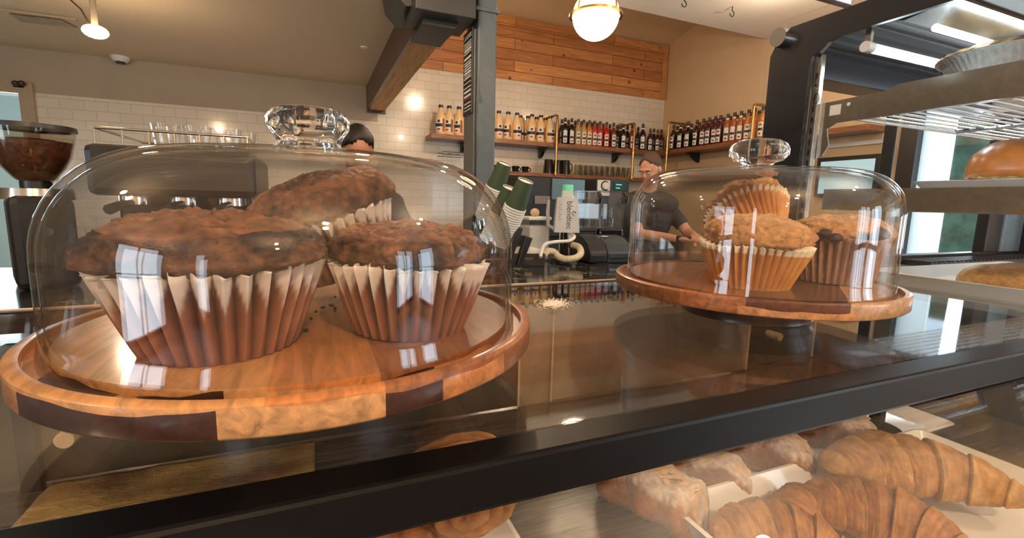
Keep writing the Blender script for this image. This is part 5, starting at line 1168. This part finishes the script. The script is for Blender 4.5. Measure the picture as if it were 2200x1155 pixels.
croissant('small orange croissant tip showing behind the long pale croissant', tuple(atz(1880, 950, ZC2+.03).xy)+(ZC2+.002,), .1, .085, .022, 35, .5)
croissant('long pale croissant at the back right of the white tray', tuple(atz(1950, 1000, ZC2+.034).xy)+(ZC2+.004,), -.70, .170, .034, 34, .75, tone=1)
# left side: swirl bun on brown pastries and their tray
TC = tray('narrow white tray under the rolled bun at bottom centre', -.02, .152, .20, .385, DZK+.0005, .016)
def bun(label, loc, R, H, seed, rot):
    t = thing('swirl_bun', label, 'pastry', loc, rot=rot); mb = MB(); cols = []; NR, NA = 60, 96
    for j in range(NR+1):
        s = j/NR; th = s*PI; 
        for i in range(NA):
            a = 2*PI*i/NA; r = R*abs(math.sin(th))**.62; z = H/2*math.cos(th); spir = math.sin((r/R*4.2-a/(2*PI))*2*PI)
            lay = math.sin(z*700+a*2+seed); d = .0030*spir*(abs(math.cos(th))**.5)+.0010*lay*math.sin(th)
            p = Vector((r*math.cos(a), r*math.sin(a), z)); p += p.normalized()*(d+.002*fbm(p+Vector((seed, 0, 0)), 40, 3)); mb.v.append(tuple(p)); n1 = .5+.5*noise.noise(p*60)
            cols.append(lerp3((.24, .058, .010), (.64, .31, .085), .3+.35*n1+.34*spir*abs(math.cos(th))+.22*lay*math.sin(th)))
    for j in range(NR):
        for i in range(NA): mb.f.append((j*NA+i, (j+1)*NA+i, (j+1)*NA+(i+1) % NA, j*NA+(i+1) % NA)); mb.m.append(0)
    mb.c = cols; mb.build('crust', M['pastry'], t, smooth=True, wn=True); return t
q = aty(992, 1046, .330); bun('golden rolled bun standing on edge against brown pastries', (q.x, q.y, q.z), .050, .050, 6, (1.95, 0, -.15))
for i, (u, v, y, rz, L, W, H, lab) in enumerate(((720, 1165, .30, .15, .100, .050, .028, 'flat brown pastry at the left end of the narrow tray'), (838, 1172, .318, .35, .085, .044, .026, 'brown pastry lying just left of the rolled bun'))):
    q = aty(u, v, y); loaf(lab, (q.x-.0, y, DZK+.0045), rz, L, W, q.z-DZK+.012, 40+i, powder=False, flakes=0, name='brown_pastry')

# ================================================================== TALL REFRIGERATED CASE (right)
TX0, TX1, TY0, TY1, TZ = .950, 2.10, .055, .800, CH+.398
tc_ = thing('display_case', 'tall navy framed refrigerated glass display case at right', 'display case', (0, 0, 0))
BZ0 = CH-.150
MB().box(TX0-.004, TX1, TY0, TY1, .08, BZ0).build('base_cabinet', M['navy'], tc_, bevel=.006)
MB().box(TX0+.03, TX1-.03, TY0+.03, TY1-.03, 0, .08).build('plinth', M['black'], tc_)
MB().box(TX0+.002, TX1, TY0, TY1-.02, BZ0, BZ0+.010).build('deck', plain('pale_steel_deck', (.60, .68, .68), .18, var=.05, metal=.6), tc_)
def side(x0, x1, name, lab=None):
    rc = .055; out = [(TY0, BZ0), (TY1, BZ0), (TY1, TZ-rc)]+[(TY1-rc+rc*math.cos(t), TZ-rc+rc*math.sin(t)) for t in [k*PI/16 for k in range(1, 9)]]+[(TY0, TZ)]
    mb = MB(); mb.prism(out, 'x', x0, x1); return mb
side(TX0-.004, TX0, 'g').build('side_glass', M['glass'], tc_)
side(TX1, TX1+.004, 'g').build('side_glass', M['glass'], tc_)
# dark band printed behind each side glass: rear upright and header with a rounded inner corner
def band(x0, x1):
    o = [(TY1-.006, BZ0), (TY1-.006, TZ-.065), (TY1-.022, TZ-.034), (TY1-.050, TZ-.016), (TY0, TZ-.016), (TY0, TZ-.064), (.56, TZ-.064), (.645, TZ-.064), (.662, TZ-.070), (.680, TZ-.086), (.694, TZ-.088), (.697, TZ-.10), (.697, BZ0)]
    return MB().prism(o, 'x', x0, x1)
band(TX0+.0008, TX0+.012).build('side_frame', M['navy'], tc_, bevel=.001)
band(TX1-.012, TX1-.0008).build('side_frame', M['navy'], tc_, bevel=.001)
q = atx(1676, 81, TX0-.010)
MB().cyl((TX0-.018, q.y, q.z), (TX0+.002, q.y, q.z), .0195, .0195, 40).build('glass_button', M['chrome'], tc_, smooth=True)
# canopy, lights
MB().box(TX0+.014, TX1-.014, TY0+.03, TY1-.01, TZ-.050, TZ-.018).build('canopy', plain('brown_black_canopy', (.022, .014, .016), .4, metal=0), tc_, bevel=.002)
MB().box(TX0+.014, TX1-.014, .725, TY1-.008, CH+.280, TZ-.050).build('rear_header', M['navy'], tc_, bevel=.003)
for k in range(4):
    y = .60+.03*k; MB().box(TX0+.014, TX1-.014, y, y+.004, TZ-.056, TZ-.050).build('canopy_rib', M['darksteel'], tc_)
cp_ = MB(); cp_.prism([(.470, TZ-.0505), (.575, TZ-.0505), (.575, TZ-.054), (.545, TZ-.066), (.470, TZ-.056)], 'x', TX0+.02, TX1-.02); cp_.build('light_housing', M['steel'], tc_)
xa_, ty_, tz2 = .990, .604, CH+.305
MB().cyl((xa_, ty_, tz2), (TX1-.08, ty_, tz2), .0085, n=20).build('light_tube', M['tube'], tc_, smooth=True)
for x in (xa_-.012, TX1-.075): MB().cyl((x-.010, ty_, tz2), (x+.010, ty_, tz2), .0098, n=20).build('tube_socket', M['whiteplastic'], tc_, smooth=True); MB().box(x-.004, x+.004, ty_-.005, ty_+.005, tz2+.008, TZ-.050).build('tube_clip', M['steel'], tc_)
MB().cyl((TX0+.03, .50, CH+.308), (TX1-.08, .50, CH+.308), .006, n=16).build('light_tube', M['tube'], tc_, smooth=True)
lamp('AREA', 'case_strip_light', ((TX0+TX1)/2, .58, CH+.280), 2.4, (.75, .93, 1), TX1-TX0-.2, .03, (0, 0, -1))
# front glass (customer side) and rear door frame
MB().box(TX0+.001, TX1, TY0-.006, TY0, BZ0, TZ).build('front_glass', M['glass'], tc_)
rf = [aty(1945, 545, .765), aty(2130, 540, .765)]
def rbox(x0, x1, z0, z1, nm='rear_frame', m=M['black']): return MB().box(x0, x1, .750, .780, z0, z1).build(nm, m, tc_, bevel=.002)
zs = CH-.120; rbox(TX0+.013, TX1-.013, BZ0+.010, zs); xr0 = aty(2121, 500, .75).x; rbox(xr0, xr0+.085, zs, CH+.275); rbox(TX0+.12+.30, TX0+.42+.0+.004, zs, CH+.275, 'door_edge')
MB().box(xr0+.086, TX1-.013, .745, .782, zs, CH+.275).build('rear_post', plain('grey_post', (.22, .24, .25), .35), tc_, bevel=.002)
# slotted uprights
for x in (TX0+.013, TX1-.025):
    o = MB().box(x, x+.012, .681, .698, BZ0+.01, CH+.312).build('shelf_upright', M['steel'], tc_, bevel=.001)
    sl_ = MB()
    for k in range(18): sl_.box(x-.0006, x+.0128, .686, .691, BZ0+.04+k*.022, BZ0+.052+k*.022)
    sl_.build('slots', M['black'], o)
q = atx(1743, 192, TX0+.012); MB().cyl((TX0+.0116, .6895, q.z), (TX0+.0140, .6895, q.z), .0045, n=14).build('screw', M['steel'], tc_, smooth=True)
MB().tube([(TX0+.012, .684+.006*math.cos(t), q.z-.020+.010*math.sin(t)) for t in [k*PI/8 for k in range(0, 17)]]+[(TX0+.012, .688, q.z-.034)], .0007, 6).build('wire_tie', M['black'], tc_)
# upper shelf: saw-toothed steel bracket and wire grid
us_ = thing('wire_shelf', 'upper wire shelf on a steel bracket inside the tall case', 'shelf', (0, 0, 0))
zt_, zb_ = CH+.2215, CH+.176; bxx = TX0+.0265
br0 = [(.681, zt_-.006), (.560, zt_-.004), (.545, zt_+.004), (.06, zt_+.004), (.06, zb_), (.646, zb_-.004), (.664, CH+.163), (.657, CH+.128), (.668, CH+.108), (.678, CH+.106), (.682, CH+.101), (.686, CH+.108), (.690, CH+.102), (.694, CH+.110), (.697, CH+.112), (.697, CH+.136), (.683, CH+.136), (.679, CH+.180)]
m_s = MB().prism(br0, 'x', bxx, bxx+.003); m_s.build('bracket', M['steel'], us_)
MB().prism(br0, 'x', TX1-.045, TX1-.042).build('bracket', M['steel'], us_)
MB().box(bxx-.0006, bxx-.0001, .640, .662, CH+.188, CH+.208).build('slot_patch', M['paper'], us_, bevel=.0)  # white patches stand in for brightness seen through the bracket's holes
MB().cyl((bxx-.0007, .626, CH+.205), (bxx, .626, CH+.205), .0035, n=14).build('rivet_patch', M['paper'], us_); MB().cyl((bxx-.0007, .370, CH+.208), (bxx, .370, CH+.208), .0045, n=14).build('rivet_patch', M['black'], us_)
MB().box(bxx-.0007, bxx, .325, .340, CH+.196, CH+.214).build('slot_patch', M['black'], us_)
w = MB()
for k in range(25): y = .075+k*.0222; w.cyl((bxx+.004, y, zb_+.006), (TX1-.046, y, zb_+.006), .0021, n=8)
w.build('wires', M['chrome'], us_, smooth=True)
w = MB()
for y in (.612, .36, .072): w.cyl((bxx+.003, y, zb_+.0), (TX1-.045, y, zb_+.0), .0042, n=10)
for x in (bxx+.012, 1.33, 1.70, TX1-.055): w.cyl((x, .07, zb_+.001), (x, .615, zb_+.001), .004, n=10)
w.build('wire_frame', M['chrome'], us_, smooth=True)
# pie in a foil pan on the upper shelf
px_, py_ = 1.228, .480
zpie = CH+.244
psd = thing('added_pie_stand', 'added unseen low round white stand lifting the pie above the upper shelf', 'stand', (px_, py_, zb_+.0085))  # invented support, no such stand is seen; lifts the pie to its height
MB().lathe([(0, 0), (.05, 0), (.03, .02), (.035, zpie-zb_-.0175), (.10, zpie-zb_-.012), (.10, zpie-zb_-.009), (0, zpie-zb_-.009)], n=48).build('stand_body', M['white'], psd, smooth=True)
pie = thing('pie_pan', 'crimped crust pie in a foil pan on the upper wire shelf', 'pie', (px_, py_, zpie))
fl = lambda a, j: 1+(.012*math.sin(60*a) if j in (1, 2, 7, 8) else 0)
MB().lathe([(0, 0), (.085, 0), (.114, .044), (.122, .046), (.1235, .048), (.121, .0495), (.113, .047), (.084, .002), (0, .002)], n=240, fr=fl).build('foil_pan', M['foil'], pie, smooth=True)
cs = MB().lathe([(0, .038), (.095, .043), (.100, .050), (.107, .058), (.115, .056), (.120, .0502), (.112, .0475), (.09, .030), (0, .030)], n=180, fr=lambda a, j: 1+(.022*math.sin(26*a) if j in (2, 3, 4, 5) else 0)); cs.build('crust', M['crust'], pie, smooth=True)
# middle shelf
msf = thing('steel_shelf', 'middle steel fronted shelf inside the tall case', 'shelf', (0, 0, 0))
MB().prism([(.655, CH-.002), (.06, CH-.002), (.06, CH+.040), (.655, CH+.040)], 'x', bxx, bxx+.003).build('side_bracket', M['steel'], msf)
MB().prism([(.655, CH-.002), (.06, CH-.002), (.06, CH+.040), (.655, CH+.040)], 'x', TX1-.045, TX1-.042).build('side_bracket', M['steel'], msf)
w = MB()
for k in range(34): y = .075+k*.0163; w.cyl((bxx+.004, y, CH+.030), (TX1-.046, y, CH+.030), .0021, n=8)
w.build('wires', M['chrome'], msf, smooth=True)
tray('white tray under the filled roll on the middle shelf', bxx+.010, 1.55, .12, .505, CH+.0335, .018)
ro = thing('sandwich_roll', 'glossy brown filled roll on the middle shelf tray', 'sandwich', (1.100, .375, CH+.0385), rz=-1.0)
def half(z0, z1, L, W, top, nm, mt, cfun, seed):
    mb = MB(); cols = []; NU, NV = 90, 40
    for i in range(NU+1):
        u = -1+2*i/NU; e = (1-abs(u)**3.2)**.5
        for j in range(NV):
            a = 2*PI*j/NV; y = W/2*e*math.cos(a); s_ = math.sin(a); z = z0+((z1-z0)*e**.7*max(0, s_)**.75 if top else (z1-z0)*(s_*.5+.5))
            p = Vector((u*L/2, y, z)); p += Vector((0, y, z-z0)).normalized()*(.002*fbm(p+Vector((seed, 0, 0)), 30, 3)) if top else Vector((0, 0, 0)); mb.v.append(tuple(p)); cols.append(cfun(p, s_))
    for i in range(NU):
        for j in range(NV): mb.f.append((i*NV+j, i*NV+(j+1) % NV, (i+1)*NV+(j+1) % NV, (i+1)*NV+j)); mb.m.append(0)
    mb.c = cols; return mb.build(nm, mt, ro, smooth=True, wn=True)
def ctop(p, s): n = .5+.5*noise.noise(p*40); return lerp3((.34, .10, .02), (.62, .27, .06), n*.7+.15*(1-s))
def cbot(p, s): n = .5+.5*noise.noise(p*60); return lerp3((.42, .17, .05), (.74, .46, .20), n)
half(.020, .086, .20, .098, True, 'bun_top', M['bread'], ctop, 1); half(0, .018, .195, .095, False, 'bun_base', M['bread'], cbot, 2)
lf = MB()
for s in (-1, 1):
    for k in range(40): u = -.088+k*.0045; lf.ell((u, s*(.041*(1-(u/.094)**4)**.5+.003*math.sin(k*1.7)), .0195), (.005, .006, .0018+.0008*math.sin(k*2.3)), 8)
lf.build('filling', plain('lettuce_and_cheese', (.66, .62, .36), .5, var=.25, scale=120), ro, smooth=True)
# bottom deck: white tray of flat golden scone
trz = BZ0+.0105
tray('long white tray on the floor of the tall case', .975, 1.50, .235, .560, trz, .026)
sc = loaf('pale golden scone slab heaped on the lowest white tray', (1.165, .375, trz+.0045), -1.15, .23, .16, .046, 61, cat='scone', name='scone', powder=False, flakes=0)
for ch_ in sc.children:
    a = ch_.data.attributes['tone']; d = [0.0]*(len(a.data)*4); a.data.foreach_get('color', d)
    for i in range(0, len(d), 4): d[i], d[i+1], d[i+2] = d[i]*.35+.52, d[i+1]*.45+.31, d[i+2]*.6+.10
    a.data.foreach_set('color', d)
gv = MB(); qv = aty(2100, 562, .70)
MB().box(1.42, TX1-.03, .66, .735, BZ0+.010, BZ0+.020).build('air_grille', M['black'], tc_)
for k in range(30): x = 1.43+k*.021; gv.box(x, x+.006, .665, .73, BZ0+.020, BZ0+.024)
gv.build('grille_slats', M['darksteel'], tc_)
